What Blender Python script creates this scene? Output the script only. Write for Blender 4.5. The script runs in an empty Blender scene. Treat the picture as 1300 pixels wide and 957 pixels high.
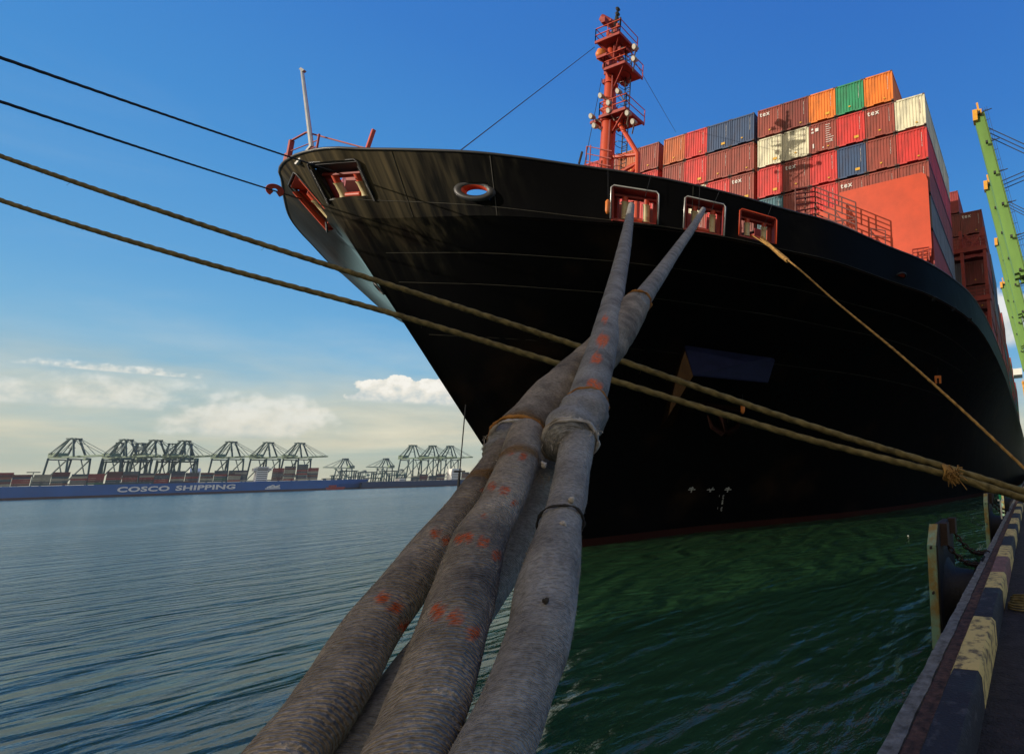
import bpy, math, random
from mathutils import Vector, Matrix
random.seed(7)
C = bpy.context.scene
COL = C.collection
R_ = math.radians

# ------------------------------------------------------------------ camera
F, XP, YP = 624.67, 1081.2, 489.743
RW = Matrix(((0.940135316350489, 0.33949717897463694, -0.029786782618421853),
             (-0.085991011127039, 0.15173298294424187, -0.9846738789524011),
             (-0.3297743667355655, 0.9282880842465241, 0.17184324161594278)))
WATER = -3.9
cd = bpy.data.cameras.new('camera'); cam = bpy.data.objects.new('camera', cd); COL.objects.link(cam)
rt, dn, fw = RW[0].copy(), RW[1].copy(), RW[2].copy()
M = Matrix.Identity(4)
for i in range(3):
    M[i][0] = rt[i]; M[i][1] = -dn[i]; M[i][2] = -fw[i]
cam.matrix_world = M
cd.sensor_width = 36; cd.lens = F / 1300 * 36
cd.shift_x = -(XP - 650) / 1300; cd.shift_y = (YP - 478.5) / 1300
cd.clip_start = .05; cd.clip_end = 12000
C.camera = cam

def ray(x, y):      # direction through a point of the photograph, depth 1 along the view axis
    return RW.transposed() @ Vector(((x - XP) / F, (y - YP) / F, 1))
def at(x, y, d): return ray(x, y) * d
def pr(p):
    w = RW @ Vector(p); return (XP + F * w.x / w.z, YP + F * w.y / w.z, w.z)

# ------------------------------------------------------------------ materials
def newmat(name):
    m = bpy.data.materials.new(name); m.use_nodes = True
    nt = m.node_tree; b = nt.nodes['Principled BSDF']
    return m, nt, b
def nd(nt, t, **k):
    n = nt.nodes.new(t)
    for a, v in k.items():
        if a.startswith('i_'):
            key = a[2:]
            n.inputs[int(key) if key.isdigit() else key.replace('_', ' ')].default_value = v
        else: setattr(n, a, v)
    return n
def ramp(nt, fac, stops):
    r = nt.nodes.new('ShaderNodeValToRGB'); e = r.color_ramp.elements
    while len(e) > 1: e.remove(e[0])
    e[0].position = stops[0][0]; e[0].color = (*stops[0][1], 1)
    for p, c in stops[1:]:
        q = e.new(p); q.color = (*c, 1)
    nt.links.new(fac, r.inputs[0]); return r
def mat(name, c, rough=.6, metal=0, var=.25, scale=3., bump=0., stretch=(1, 1, 1), c2=None, spec=.5, bscale=None, lo=.35, hi=.7):
    """paint or stone with uneven colour: c mixed with c2 (default a darker c) by noise"""
    m, nt, b = newmat(name); L = nt.links.new
    tc = nd(nt, 'ShaderNodeTexCoord'); mp = nd(nt, 'ShaderNodeMapping'); mp.inputs['Scale'].default_value = stretch
    L(tc.outputs['Object'], mp.inputs[0])
    n = nd(nt, 'ShaderNodeTexNoise'); n.inputs['Scale'].default_value = scale; n.inputs['Detail'].default_value = 6; n.inputs['Roughness'].default_value = .65
    L(mp.outputs[0], n.inputs['Vector'])
    c2 = c2 or tuple(v * (1 - var) for v in c)
    r = ramp(nt, n.outputs['Fac'], [(lo, c2), (hi, c)])
    L(r.outputs[0], b.inputs['Base Color'])
    b.inputs['Roughness'].default_value = rough; b.inputs['Metallic'].default_value = metal
    b.inputs['Specular IOR Level'].default_value = spec
    if bump:
        n2 = nd(nt, 'ShaderNodeTexNoise'); n2.inputs['Scale'].default_value = bscale or scale * 6; n2.inputs['Detail'].default_value = 5
        L(mp.outputs[0], n2.inputs['Vector'])
        bp = nd(nt, 'ShaderNodeBump'); bp.inputs['Strength'].default_value = 1; bp.inputs['Distance'].default_value = bump
        L(n2.outputs['Fac'], bp.inputs['Height']); L(bp.outputs[0], b.inputs['Normal'])
    return m
def lin(r, g, b):
    f = lambda v: (v / 255 / 12.92) if v / 255 <= .04045 else ((v / 255 + .055) / 1.055) ** 2.4
    return (f(r), f(g), f(b))

MAT = {}
MAT['red'] = mat('ship_red_paint', (.60, .062, .014), .5, scale=.8, var=.2, bump=.002)
MAT['red_dark'] = mat('old_red_paint', (.38, .04, .025), .55, scale=2, var=.4)
MAT['rail_dark'] = mat('old_dark_red_rail', (.13, .018, .012), .6, scale=2, var=.4)
MAT['cream'] = mat('roller_cream_paint', (.6, .5, .26), .5, scale=4, c2=(.35, .16, .06), lo=.3, hi=.5)
MAT['white'] = mat('white_paint', (.8, .8, .76), .4, scale=3, var=.15)
MAT['galv'] = mat('galvanised_steel', (.6, .6, .58), .35, metal=.7, scale=5, var=.2)
MAT['black'] = mat('black_steel', (.02, .02, .022), .5, scale=3, var=.4)
MAT['wire'] = mat('steel_wire', (.03, .03, .035), .6, scale=10, var=.3)
MAT['wl_white'] = mat('hull_mark_paint', (.5, .5, .46), .6, scale=8, var=.3)
MAT['deck'] = mat('deck_paint', (.1, .04, .03), .7, scale=1, var=.4)
MAT['orange'] = mat('orange_plastic', (.8, .22, .03), .5, scale=4, var=.2)
MAT['lamp'] = mat('lamp_housing', (.42, .38, .3), .5, scale=8, var=.4)
MAT['crane_green'] = mat('crane_green_paint', (.15, .31, .055), .5, scale=.15, var=.3, stretch=(1, 1, .3))
MAT['crane_yellow'] = mat('crane_yellow_paint', (.75, .36, .03), .5, scale=1, var=.25)
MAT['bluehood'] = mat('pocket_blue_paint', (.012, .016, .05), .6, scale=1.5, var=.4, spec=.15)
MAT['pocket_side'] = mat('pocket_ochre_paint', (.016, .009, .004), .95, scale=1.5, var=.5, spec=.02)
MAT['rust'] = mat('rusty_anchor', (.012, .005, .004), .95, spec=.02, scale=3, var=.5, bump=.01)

# hull: black paint, weathered olive where salt and rain have run down it
def hullmat():
    m, nt, b = newmat('hull_black_paint'); L = nt.links.new
    tc = nd(nt, 'ShaderNodeTexCoord')
    mp = nd(nt, 'ShaderNodeMapping'); mp.inputs['Scale'].default_value = (2.2, 2.2, .07)
    sx_ = nd(nt, 'ShaderNodeSeparateXYZ'); L(tc.outputs['Object'], sx_.inputs[0])
    def ma(a_, k_, b__):
        q = nd(nt, 'ShaderNodeMath', operation='MULTIPLY_ADD'); L(a_, q.inputs[0]); q.inputs[1].default_value = k_; L(b__, q.inputs[2]); return q.outputs[0]
    cb_ = nd(nt, 'ShaderNodeCombineXYZ'); L(ma(sx_.outputs['Z'], -.2, sx_.outputs['X']), cb_.inputs[0]); L(ma(sx_.outputs['Z'], .70, sx_.outputs['Y']), cb_.inputs[1]); L(sx_.outputs['Z'], cb_.inputs[2])
    L(cb_.outputs[0], mp.inputs[0])
    n = nd(nt, 'ShaderNodeTexNoise', i_Scale=1.6, i_Detail=3., i_Roughness=.55); L(mp.outputs[0], n.inputs['Vector'])
    n2 = nd(nt, 'ShaderNodeTexNoise', i_Scale=.10, i_Detail=1.); L(tc.outputs['Object'], n2.inputs['Vector'])
    mx = nd(nt, 'ShaderNodeMath', operation='MULTIPLY'); L(n.outputs['Fac'], mx.inputs[0]); L(n2.outputs['Fac'], mx.inputs[1])
    # the forward end is the most weathered
    sp = nd(nt, 'ShaderNodeSeparateXYZ'); L(tc.outputs['Object'], sp.inputs[0])
    mr = nd(nt, 'ShaderNodeMapRange'); L(sp.outputs['Y'], mr.inputs[0])
    for k, v in zip((1, 2, 3, 4), (-50.8, -46.2, 1.4, .38)): mr.inputs[k].default_value = v
    m3 = nd(nt, 'ShaderNodeMath', operation='MULTIPLY'); L(mx.outputs[0], m3.inputs[0]); L(mr.outputs[0], m3.inputs[1])
    r = ramp(nt, m3.outputs[0], [(.14, (.0022, .0022, .0026)), (.20, (.006, .006, .005)), (.33, (.05, .042, .025)), (.5, (.13, .10, .052))])
    # sky and water sheen painted into the port bow colour as blue grey
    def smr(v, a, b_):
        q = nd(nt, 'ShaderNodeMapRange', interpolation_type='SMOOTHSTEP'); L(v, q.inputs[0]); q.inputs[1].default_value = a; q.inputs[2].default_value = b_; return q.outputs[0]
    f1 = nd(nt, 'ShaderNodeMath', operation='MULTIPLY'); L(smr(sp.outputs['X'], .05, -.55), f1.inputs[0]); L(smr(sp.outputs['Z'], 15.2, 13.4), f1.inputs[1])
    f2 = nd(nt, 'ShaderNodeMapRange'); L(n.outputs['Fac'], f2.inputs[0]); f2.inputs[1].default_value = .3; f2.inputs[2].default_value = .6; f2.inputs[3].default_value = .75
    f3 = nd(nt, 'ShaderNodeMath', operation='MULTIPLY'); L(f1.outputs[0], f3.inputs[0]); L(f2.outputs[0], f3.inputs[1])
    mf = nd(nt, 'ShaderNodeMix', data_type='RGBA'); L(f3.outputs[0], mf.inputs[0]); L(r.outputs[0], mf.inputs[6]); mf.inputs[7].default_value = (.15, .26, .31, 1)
    # boot topping below a waterline band
    gt = nd(nt, 'ShaderNodeMath', operation='LESS_THAN'); L(sp.outputs['Z'], gt.inputs[0]); gt.inputs[1].default_value = .45
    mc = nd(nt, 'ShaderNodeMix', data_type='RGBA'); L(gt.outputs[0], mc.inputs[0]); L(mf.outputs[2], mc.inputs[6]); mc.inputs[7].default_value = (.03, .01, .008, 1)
    n5 = nd(nt, 'ShaderNodeTexNoise', i_Scale=.22, i_Detail=6., i_Roughness=.6); L(tc.outputs['Object'], n5.inputs['Vector'])
    rs = ramp(nt, n5.outputs['Fac'], [(.55, (0, 0, 0)), (.72, (.014, .007, .003))])
    ma_ = nd(nt, 'ShaderNodeMix', data_type='RGBA', blend_type='ADD'); ma_.inputs[0].default_value = 1; L(mc.outputs[2], ma_.inputs[6]); L(rs.outputs[0], ma_.inputs[7])
    L(ma_.outputs[2], b.inputs['Base Color'])
    rr = nd(nt, 'ShaderNodeMapRange'); L(n.outputs['Fac'], rr.inputs[0])
    rr.inputs[3].default_value = .42; rr.inputs[4].default_value = .6
    L(rr.outputs[0], b.inputs['Roughness'])
    b.inputs['Specular IOR Level'].default_value = .04
    # plate unfairness and weld seams
    n3 = nd(nt, 'ShaderNodeTexNoise', i_Scale=.5, i_Detail=2.); L(tc.outputs['Object'], n3.inputs['Vector'])
    bp = nd(nt, 'ShaderNodeBump', i_Strength=.5, i_Distance=.06); L(n3.outputs['Fac'], bp.inputs['Height'])
    L(bp.outputs[0], b.inputs['Normal'])
    return m
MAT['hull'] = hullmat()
MAT['seam'] = mat('weld_seam', (.07, .065, .045), .6, scale=2, var=.6)

# ------------------------------------------------------------------ mesh builder
class MB:
    def __init__(s): s.v = []; s.f = []; s.sm = False; s.mi = []
    def add(s, vs, fs):
        o = len(s.v); s.v += [Vector(v) for v in vs]; s.f += [[o + i for i in f] for f in fs]
    def quad(s, a, b, c, d): s.add([a, b, c, d], [(0, 1, 2, 3)])
    def box(s, x0, x1, y0, y1, z0, z1, m=None):
        vs = [Vector((x, y, z)) for x in (x0, x1) for y in (y0, y1) for z in (z0, z1)]
        if m: vs = [m @ v for v in vs]
        s.add(vs, [(0, 1, 3, 2), (4, 6, 7, 5), (0, 4, 5, 1), (2, 3, 7, 6), (0, 2, 6, 4), (1, 5, 7, 3)])
    def bar(s, a, b, w, h=None, up=(0, 0, 1)):
        a, b = Vector(a), Vector(b); h = h or w; d = (b - a)
        if d.length < 1e-6: return
        d.normalize(); u = Vector(up)
        if abs(d.dot(u)) > .95: u = Vector((1, 0, 0)) if abs(d.x) < .9 else Vector((0, 1, 0))
        x = d.cross(u).normalized(); y = x.cross(d)
        vs = [p + x * i * w / 2 + y * j * h / 2 for p in (a, b) for i, j in ((-1, -1), (1, -1), (1, 1), (-1, 1))]
        s.add(vs, [(0, 3, 2, 1), (4, 5, 6, 7), (0, 1, 5, 4), (1, 2, 6, 5), (2, 3, 7, 6), (3, 0, 4, 7)])
    def tube(s, pts, rad, seg=8, cap=True, prof=None):
        """prof(theta, arclength, i) -> radius factor"""
        pts = [Vector(p) for p in pts]; n = len(pts)
        if not hasattr(rad, '__len__'): rad = [rad] * n
        t = [(pts[min(i + 1, n - 1)] - pts[max(i - 1, 0)]).normalized() for i in range(n)]
        u = Vector((0, 0, 1))
        if abs(t[0].dot(u)) > .95: u = Vector((1, 0, 0))
        x = t[0].cross(u).normalized(); o = len(s.v); al = 0
        for i in range(n):
            if i: al += (pts[i] - pts[i - 1]).length
            x = (x - t[i] * x.dot(t[i])).normalized(); y = t[i].cross(x)
            for k in range(seg):
                a = 2 * math.pi * k / seg; r = rad[i] * (prof(a, al, i) if prof else 1)
                s.v.append(pts[i] + (x * math.cos(a) + y * math.sin(a)) * r)
        for i in range(n - 1):
            for k in range(seg):
                k2 = (k + 1) % seg
                s.f.append([o + i * seg + k, o + i * seg + k2, o + (i + 1) * seg + k2, o + (i + 1) * seg + k])
        if cap:
            s.f.append([o + k for k in reversed(range(seg))]); s.f.append([o + (n - 1) * seg + k for k in range(seg)])
    def cyl(s, a, b, r, r2=None, seg=12): s.tube([a, b], [r, r if r2 is None else r2], seg)
    def ring(s, c, nrm, r, t, seg=16, sx=1.):
        nrm = Vector(nrm).normalized(); u = nrm.cross(Vector((0, 0, 1)))
        if u.length < .1: u = Vector((1, 0, 0))
        u.normalize(); w = nrm.cross(u); c = Vector(c)
        pts = [c + u * math.cos(2 * math.pi * i / seg) * r * sx + w * math.sin(2 * math.pi * i / seg) * r for i in range(seg + 1)]
        s.tube(pts, t, 6, cap=False)
    def build(s, name, m, parent=None, smooth=False, origin=None):
        o0 = Vector((0, 0, 0))
        if parent is not None: o0 = ORG.get(parent.name, o0)
        elif origin is not None: o0 = Vector(origin)
        me = bpy.data.meshes.new(name); me.from_pydata([tuple(v - o0) for v in s.v], [], s.f)
        for mm in (m if isinstance(m, (list, tuple)) else [m]): me.materials.append(mm)
        if smooth:
            for p in me.polygons: p.use_smooth = True
        me.update()
        o = bpy.data.objects.new(name, me); COL.objects.link(o)
        if parent is not None: o.parent = parent
        else: o.location = o0
        ORG[o.name] = o0
        return o
ORG = {}
def empty(name, loc=(0, 0, 0)):
    o = bpy.data.objects.new(name, None); COL.objects.link(o); o.location = loc; o.empty_display_size = .5
    ORG[o.name] = Vector(loc); return o
def tag(o, label=None, cat=None, group=None, kind=None):
    if label: o['label'] = label
    if cat: o['category'] = cat
    if group: o['group'] = group
    if kind: o['kind'] = kind
    return o
def sharp(o, ang=35):
    me = o.data
    for p in me.polygons: p.use_smooth = True
    try: me.set_sharp_from_angle(angle=R_(ang))
    except Exception: pass
def text_mesh(body, size, mtx, m, name, parent=None, extrude=.01, bold=0., sx=1., shear=0., spacing=1.):
    cu = bpy.data.curves.new(name + '_c', 'FONT'); cu.body = body; cu.size = size; cu.extrude = extrude; cu.offset = bold
    cu.align_x = 'LEFT'; cu.shear = shear; cu.space_character = spacing; cu.resolution_u = 3
    to = bpy.data.objects.new(name + '_t', cu); COL.objects.link(to)
    bpy.context.view_layer.update()
    dg = bpy.context.evaluated_depsgraph_get()
    me = bpy.data.meshes.new_from_object(to.evaluated_get(dg)); bpy.data.objects.remove(to)
    o0 = ORG.get(parent.name, Vector((0, 0, 0))) if parent is not None else Vector((0, 0, 0))
    for v in me.vertices:
        v.co = (mtx @ Vector((v.co.x * sx, v.co.y, v.co.z))) - o0
    me.name = name; me.materials.clear(); me.materials.append(m)
    o = bpy.data.objects.new(name, me); COL.objects.link(o)
    if parent is not None: o.parent = parent
    ORG[o.name] = o0
    return o
def interp(x, X, Y):
    if x <= X[0]: return Y[0]
    for i in range(1, len(X)):
        if x <= X[i]: return Y[i - 1] + (Y[i] - Y[i - 1]) * (x - X[i - 1]) / (X[i] - X[i - 1])
    return Y[-1]

# ------------------------------------------------------------------ world and sun
SUN_EL, SUN_AZ = R_(8.5), math.atan2(-.56, -.83)     # direction TO the sun, azimuth measured from +Y towards +X
sv = Vector((math.sin(SUN_AZ) * math.cos(SUN_EL), math.cos(SUN_AZ) * math.cos(SUN_EL), math.sin(SUN_EL)))
sd = bpy.data.lights.new('sun', 'SUN'); sd.energy = 4.2; sd.angle = R_(.5); sd.color = (1, .88, .72)
so = bpy.data.objects.new('sun', sd); COL.objects.link(so); so.rotation_euler = sv.to_track_quat('Z', 'Y').to_euler()

W = bpy.data.worlds.new('World'); C.world = W; W.use_nodes = True
def world():
    nt = W.node_tree; L = nt.links.new
    bg = nt.nodes['Background']; bg.inputs['Strength'].default_value = .1
    sky = nd(nt, 'ShaderNodeTexSky', sky_type='NISHITA', sun_disc=False)
    sky.sun_elevation = SUN_EL; sky.sun_rotation = SUN_AZ; sky.air_density = 1.4; sky.dust_density = .6; sky.ozone_density = 3
    tc = nd(nt, 'ShaderNodeTexCoord'); nz = nd(nt, 'ShaderNodeVectorMath', operation='NORMALIZE'); L(tc.outputs['Generated'], nz.inputs[0])
    sp = nd(nt, 'ShaderNodeSeparateXYZ'); L(nz.outputs[0], sp.inputs[0])
    def mth(op, a, b=None, c=None, clamp=False):
        n = nd(nt, 'ShaderNodeMath', operation=op); n.use_clamp = clamp
        for i, v in enumerate((a, b, c)):
            if v is None: continue
            if isinstance(v, (int, float)): n.inputs[i].default_value = v
            else: L(v, n.inputs[i])
        return n.outputs[0]
    def sstep(v, a, b):
        n = nd(nt, 'ShaderNodeMapRange', interpolation_type='SMOOTHSTEP'); L(v, n.inputs[0]); n.inputs[1].default_value = a; n.inputs[2].default_value = b
        return n.outputs[0]
    el = mth('MULTIPLY', mth('ARCSINE', sp.outputs['Z']), 180 / math.pi)
    az = mth('MULTIPLY', mth('ARCTAN2', sp.outputs['X'], sp.outputs['Y']), 180 / math.pi)
    S = lambda r, g, b: tuple(10 * v for v in lin(r, g, b))
    # clear-sky colour of this evening by elevation (degrees / 60), scaled for background strength 0.1
    e60 = mth('DIVIDE', el, 60., clamp=True)
    gr = ramp(nt, e60, [(0., S(178, 188, 166)), (.05, S(164, 190, 186)), (.1, S(146, 190, 206)), (.17, S(122, 184, 222)), (.26, S(98, 167, 222)), (.42, S(72, 147, 216)), (.62, S(58, 126, 206)), (1., S(44, 100, 190))])
    mxs = nd(nt, 'ShaderNodeMix', data_type='RGBA'); mxs.inputs[0].default_value = .92
    L(sky.outputs[0], mxs.inputs[6]); L(gr.outputs[0], mxs.inputs[7])
    cur = mxs.outputs[2]
    def over(cur, fac, col):
        m = nd(nt, 'ShaderNodeMix', data_type='RGBA'); L(fac, m.inputs[0]); L(cur, m.inputs[6])
        if isinstance(col, tuple): m.inputs[7].default_value = (*col, 1)
        else: L(col, m.inputs[7])
        return m.outputs[2]
    def noise(sa, se, scale, det=6, rough=.6, off=0., dist=0.):
        cb = nd(nt, 'ShaderNodeCombineXYZ'); L(mth('MULTIPLY', az, sa), cb.inputs[0]); L(mth('MULTIPLY', el, se), cb.inputs[1]); cb.inputs[2].default_value = off
        n = nd(nt, 'ShaderNodeTexNoise', i_Scale=scale, i_Detail=float(det), i_Roughness=rough, i_Distortion=dist); L(cb.outputs[0], n.inputs['Vector'])
        return n.outputs['Fac']
    # unseen warm cloud behind the viewer, added to neutralise the blue fill light
    bk = sstep(sp.outputs['Y'], .02, -.35)
    zen = sstep(sp.outputs['Z'], .72, .95)
    bk = nd(nt, 'ShaderNodeMath', operation='MAXIMUM'); L(sstep(sp.outputs['Y'], .02, -.35), bk.inputs[0]); bk.inputs[1].default_value = 0.; bk = bk.outputs[0]
    bn = noise(.02, .03, 1.3, 5, .6, 31.)
    cur = over(cur, mth('MULTIPLY', bk, sstep(bn, .2, .42)), S(212, 198, 176))
    # thin high veils
    v = sstep(noise(.03, .12, 1.2, 7, .62, 3., .6), .5, .85)
    v = mth('MULTIPLY', mth('MULTIPLY', v, sstep(el, 34., 8.)), .35)
    cur = over(cur, v, S(190, 208, 218))
    # low cream bank over the harbour
    bank = sstep(noise(.032, .2, 1.0, 8, .55, 11., 1.1), .22, .62)
    edge = mth('ADD', el, mth('MULTIPLY', noise(.06, .1, 1., 5, .6, 5.), -7.))
    bm = mth('MULTIPLY', mth('MULTIPLY', bank, sstep(edge, 9., 0.)), .85)
    cc = ramp(nt, noise(.06, .25, 1.5, 6, .6, 21.), [(.3, S(182, 188, 174)), (.5, S(222, 214, 188)), (.66, S(240, 230, 202))])
    cur = over(cur, bm, cc.outputs[0])
    cur = over(cur, mth('MULTIPLY', sstep(el, 9., 0.), .2), S(200, 194, 164))
    # sunlit cumulus: billowing heads with a flat base
    def cumulus(cur, az0, el0, w, h, soft=.10, op=.95, seed=0.):
        a = mth('DIVIDE', mth('SUBTRACT', az, az0), w); e = mth('DIVIDE', mth('SUBTRACT', el, el0), h)
        bil = noise(1., 1., 1.1 / max(.4, h * .5), 7, .55, 40. + seed)
        bil2 = noise(1., 1., .5 / max(.4, h * .5), 3, .5, 60. + seed)
        r2 = mth('ADD', mth('MULTIPLY', a, a), mth('MULTIPLY', e, e))
        f = mth('ADD', mth('SUBTRACT', 1., r2), mth('MULTIPLY', mth('SUBTRACT', bil, .5), 1.5))
        f = mth('ADD', f, mth('MULTIPLY', mth('SUBTRACT', bil2, .5), 1.6))
        msk = mth('MULTIPLY', sstep(f, .25, .25 + soft), sstep(e, -.38, -.15))
        colr = ramp(nt, mth('ADD', mth('MULTIPLY', bil, .9), mth('MULTIPLY', e, .2)), [(.3, S(196, 206, 206)), (.5, S(238, 234, 222)), (.62, S(252, 248, 238))])
        return over(cur, mth('MULTIPLY', msk, op), colr.outputs[0])
    for (x, y, w, h, soft, op, sd_) in CUM:
        d = ray(x, y).normalized()
        cur = cumulus(cur, math.degrees(math.atan2(d.x, d.y)), math.degrees(math.asin(d.z)), w, h, soft, op, sd_)
    L(cur, bg.inputs['Color'])
CUM = [(528, 503, 4.8, 2.2, .12, .95, 0.), (325, 540, 4.5, 3.2, .6, .55, 3.), (110, 505, 9., 2.0, .9, .5, 7.), (142, 469, 4.5, .5, .9, .6, 9.), (1275, 420, 5., 6., .5, .8, 12.)]
world()

# ------------------------------------------------------------------ water
CREST = 82.
def watermat():
    m, nt, b = newmat('sea_water'); L = nt.links.new
    tc = nd(nt, 'ShaderNodeTexCoord')
    b.inputs['Base Color'].default_value = (.022, .072, .030, 1)
    b.inputs['Specular IOR Level'].default_value = 1.; b.inputs['Roughness'].default_value = .2; b.inputs['IOR'].default_value = 1.5
    def nz(sx, sy, rot, sc, det, rough=.55, dist=0.):
        mr_ = nd(nt, 'ShaderNodeMapping'); mr_.inputs['Rotation'].default_value = (0, 0, rot); L(tc.outputs['Object'], mr_.inputs[0])
        mp = nd(nt, 'ShaderNodeMapping'); mp.inputs['Scale'].default_value = (sx, sy, 1); L(mr_.outputs[0], mp.inputs[0])
        n = nd(nt, 'ShaderNodeTexNoise', i_Scale=sc, i_Detail=float(det), i_Roughness=rough, i_Distortion=dist); L(mp.outputs[0], n.inputs['Vector']); return n.outputs['Fac']
    def mm(op, x, y):
        n = nd(nt, 'ShaderNodeMath', operation=op)
        for i, v in enumerate((x, y)):
            if isinstance(v, float): n.inputs[i].default_value = v
            else: L(v, n.inputs[i])
        return n.outputs[0]
    CD = CREST
    def crest(lam, ang, dist, amp, dsc=1.):       # long crested wave train of wavelength lam, crests along ang
        mp = nd(nt, 'ShaderNodeMapping', vector_type='POINT'); mp.inputs['Rotation'].default_value = (0, 0, -R_(ang)); L(tc.outputs['Object'], mp.inputs[0])
        mq = nd(nt, 'ShaderNodeMapping', vector_type='POINT'); mq.inputs['Scale'].default_value = (.75, 1, 1); L(mp.outputs[0], mq.inputs[0])
        w_ = nd(nt, 'ShaderNodeTexWave', wave_type='BANDS', bands_direction='Y', wave_profile='SIN', i_Scale=.314 / lam, i_Distortion=dist, i_Detail=2.5)
        w_.inputs['Detail Scale'].default_value = dsc; w_.inputs['Detail Roughness'].default_value = .55; L(mq.outputs[0], w_.inputs['Vector'])
        return mm('MULTIPLY', w_.outputs['Fac'], amp)
    big = nz(.3, 1., -R_(CD), .05, 3, .5, .4)
    ptc = nd(nt, 'ShaderNodeMapRange'); L(big, ptc.inputs[0]); ptc.inputs[1].default_value = .3; ptc.inputs[2].default_value = .7; ptc.inputs[3].default_value = .45; ptc.inputs[4].default_value = 1.25
    h1 = mm('ADD', crest(4.4, CD - 3, 11., .11, 1.1), crest(1.9, CD + 16, 11., .095, 1.5))
    h2 = mm('ADD', crest(.85, CD - 12, 10., .065, 1.6), crest(.42, CD + 14, 7., .026, 1.5))
    hn = nz(.45, 1., -R_(CD), 2.2, 5, .6, .3)
    h = mm('ADD', h1, mm('MULTIPLY', ptc.outputs[0], mm('ADD', h2, mm('MULTIPLY', hn, .2))))
    bp = nd(nt, 'ShaderNodeBump', i_Strength=1., i_Distance=1.); L(h, bp.inputs['Height']); L(bp.outputs[0], b.inputs['Normal'])
    return m
MAT['water'] = watermat()
w = MB(); w.quad((-5000, -3000, WATER), (5000, -3000, WATER), (5000, 6000, WATER), (-5000, 6000, WATER))
tag(w.build('water', MAT['water']), kind='structure')

# ------------------------------------------------------------------ the near container ship
CX = -26.4; TOPZ = 13.0; KN = 10.9
STEMTOP = 9.25; RK0 = .74; RL = 12.
DY = [0, .04, .15, .3, .65, 1.35, 2.47, 3.4, 4.8, 5.9, 7.2, 9.3, 11.3, 13, 17.3, 20.3, 24.4, 28.6, 36, 46, 61, 500]
DH = [0, .7, 1.35, 1.9, 2.6, 4.2, 6.5, 7.9, 9.7, 11.15, 12.6, 14.5, 16.0, 17.4, 19.6, 21.2, 22.5, 23.3, 23.8, 24.1, 24.3, 24.3]
WY = [0, 1.2, 8, 21, 35, 50, 70, 90, 120, 500]; WH = [0, 1., 3.6, 11.3, 15.8, 19.1, 21.8, 23.2, 24.3, 24.3]
SZ = [-9, -3.9, 1.73, 4.69, 6.86, 8.86, 9.44, 10, 10.9]; SY = [22.2, 21.8, 17.6, 15.4, 13.8, 12.3, 11.87, 11.45, STEMTOP + RK0 * 2.1]
def rk(a): return RK0 * math.exp(-(a / RL) ** 2) if a >= 0 else RK0 + (1. - RK0) * min(1, -a / 3)
def hermite(x, X, Y):     # smooth monotone interpolation
    n = len(X)
    if x <= X[0]: return Y[0]
    if x >= X[-1]: return Y[-1]
    for i in range(1, n):
        if x <= X[i]: break
    i -= 1
    def sl(j): return (Y[j + 1] - Y[j]) / (X[j + 1] - X[j])
    def tg(j):
        if j == 0: return sl(0)
        if j == n - 1: return sl(n - 2)
        a, b = sl(j - 1), sl(j)
        return 0 if a * b <= 0 else 2 * a * b / (a + b)
    h = X[i + 1] - X[i]; t = (x - X[i]) / h; m0, m1 = tg(i), tg(i + 1)
    return (2*t**3 - 3*t*t + 1) * Y[i] + (t**3 - 2*t*t + t) * h * m0 + (-2*t**3 + 3*t*t) * Y[i+1] + (t**3 - t*t) * h * m1
# the bulwark is raked at the stem like the stem bar itself and upright further aft: outline at the knuckle
def _kn(sgn):
    fine = [0, .01, .02, .04] + [.06 + .04 * i for i in range(60)] + [2.5 + .3 * i for i in range(80)] + [26.6 + 2 * i for i in range(20)] + [500]
    P_ = [(hermite(v, DY, DH), v) for v in fine]; a = 0; Y, X = [0.], [0.]
    for i in range(1, len(P_)):
        dx, dy = P_[i][0] - P_[i - 1][0], P_[i][1] - P_[i - 1][1]; L_ = math.hypot(dx, dy); a += L_
        nx, ny = dy / L_, -dx / L_; o = rk(a * sgn) * (TOPZ - KN)
        yy = P_[i][1] - ny * o - RK0 * (TOPZ - KN); xx = P_[i][0] - nx * o
        if yy > Y[-1] + 1e-4 and xx >= X[-1] - 1e-6: Y.append(yy); X.append(xx)
    return Y, X
KY, KH = _kn(1)
PY_, PH_ = _kn(-1)
def hb(Z, s, side=1):
    w = min(1, max(0, (Z - WATER) / (KN - WATER))) ** (2.2 if side > 0 else 3)
    d = (interp(s, KY, KH) if side > 0 else interp(s, PY_, PH_)) * s / (s + (3.5 if side > 0 else 1.) * (1 - w) + 1e-9)
    return (1 - w) * hermite(s, WY, WH) + w * d
def stemY(Z): return hermite(Z, SZ, SY)
ship = empty('container_ship', (CX, 60, WATER))
tag(ship, 'huge black hulled container ship with flared bow moored alongside the quay', 'container ship')

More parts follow.
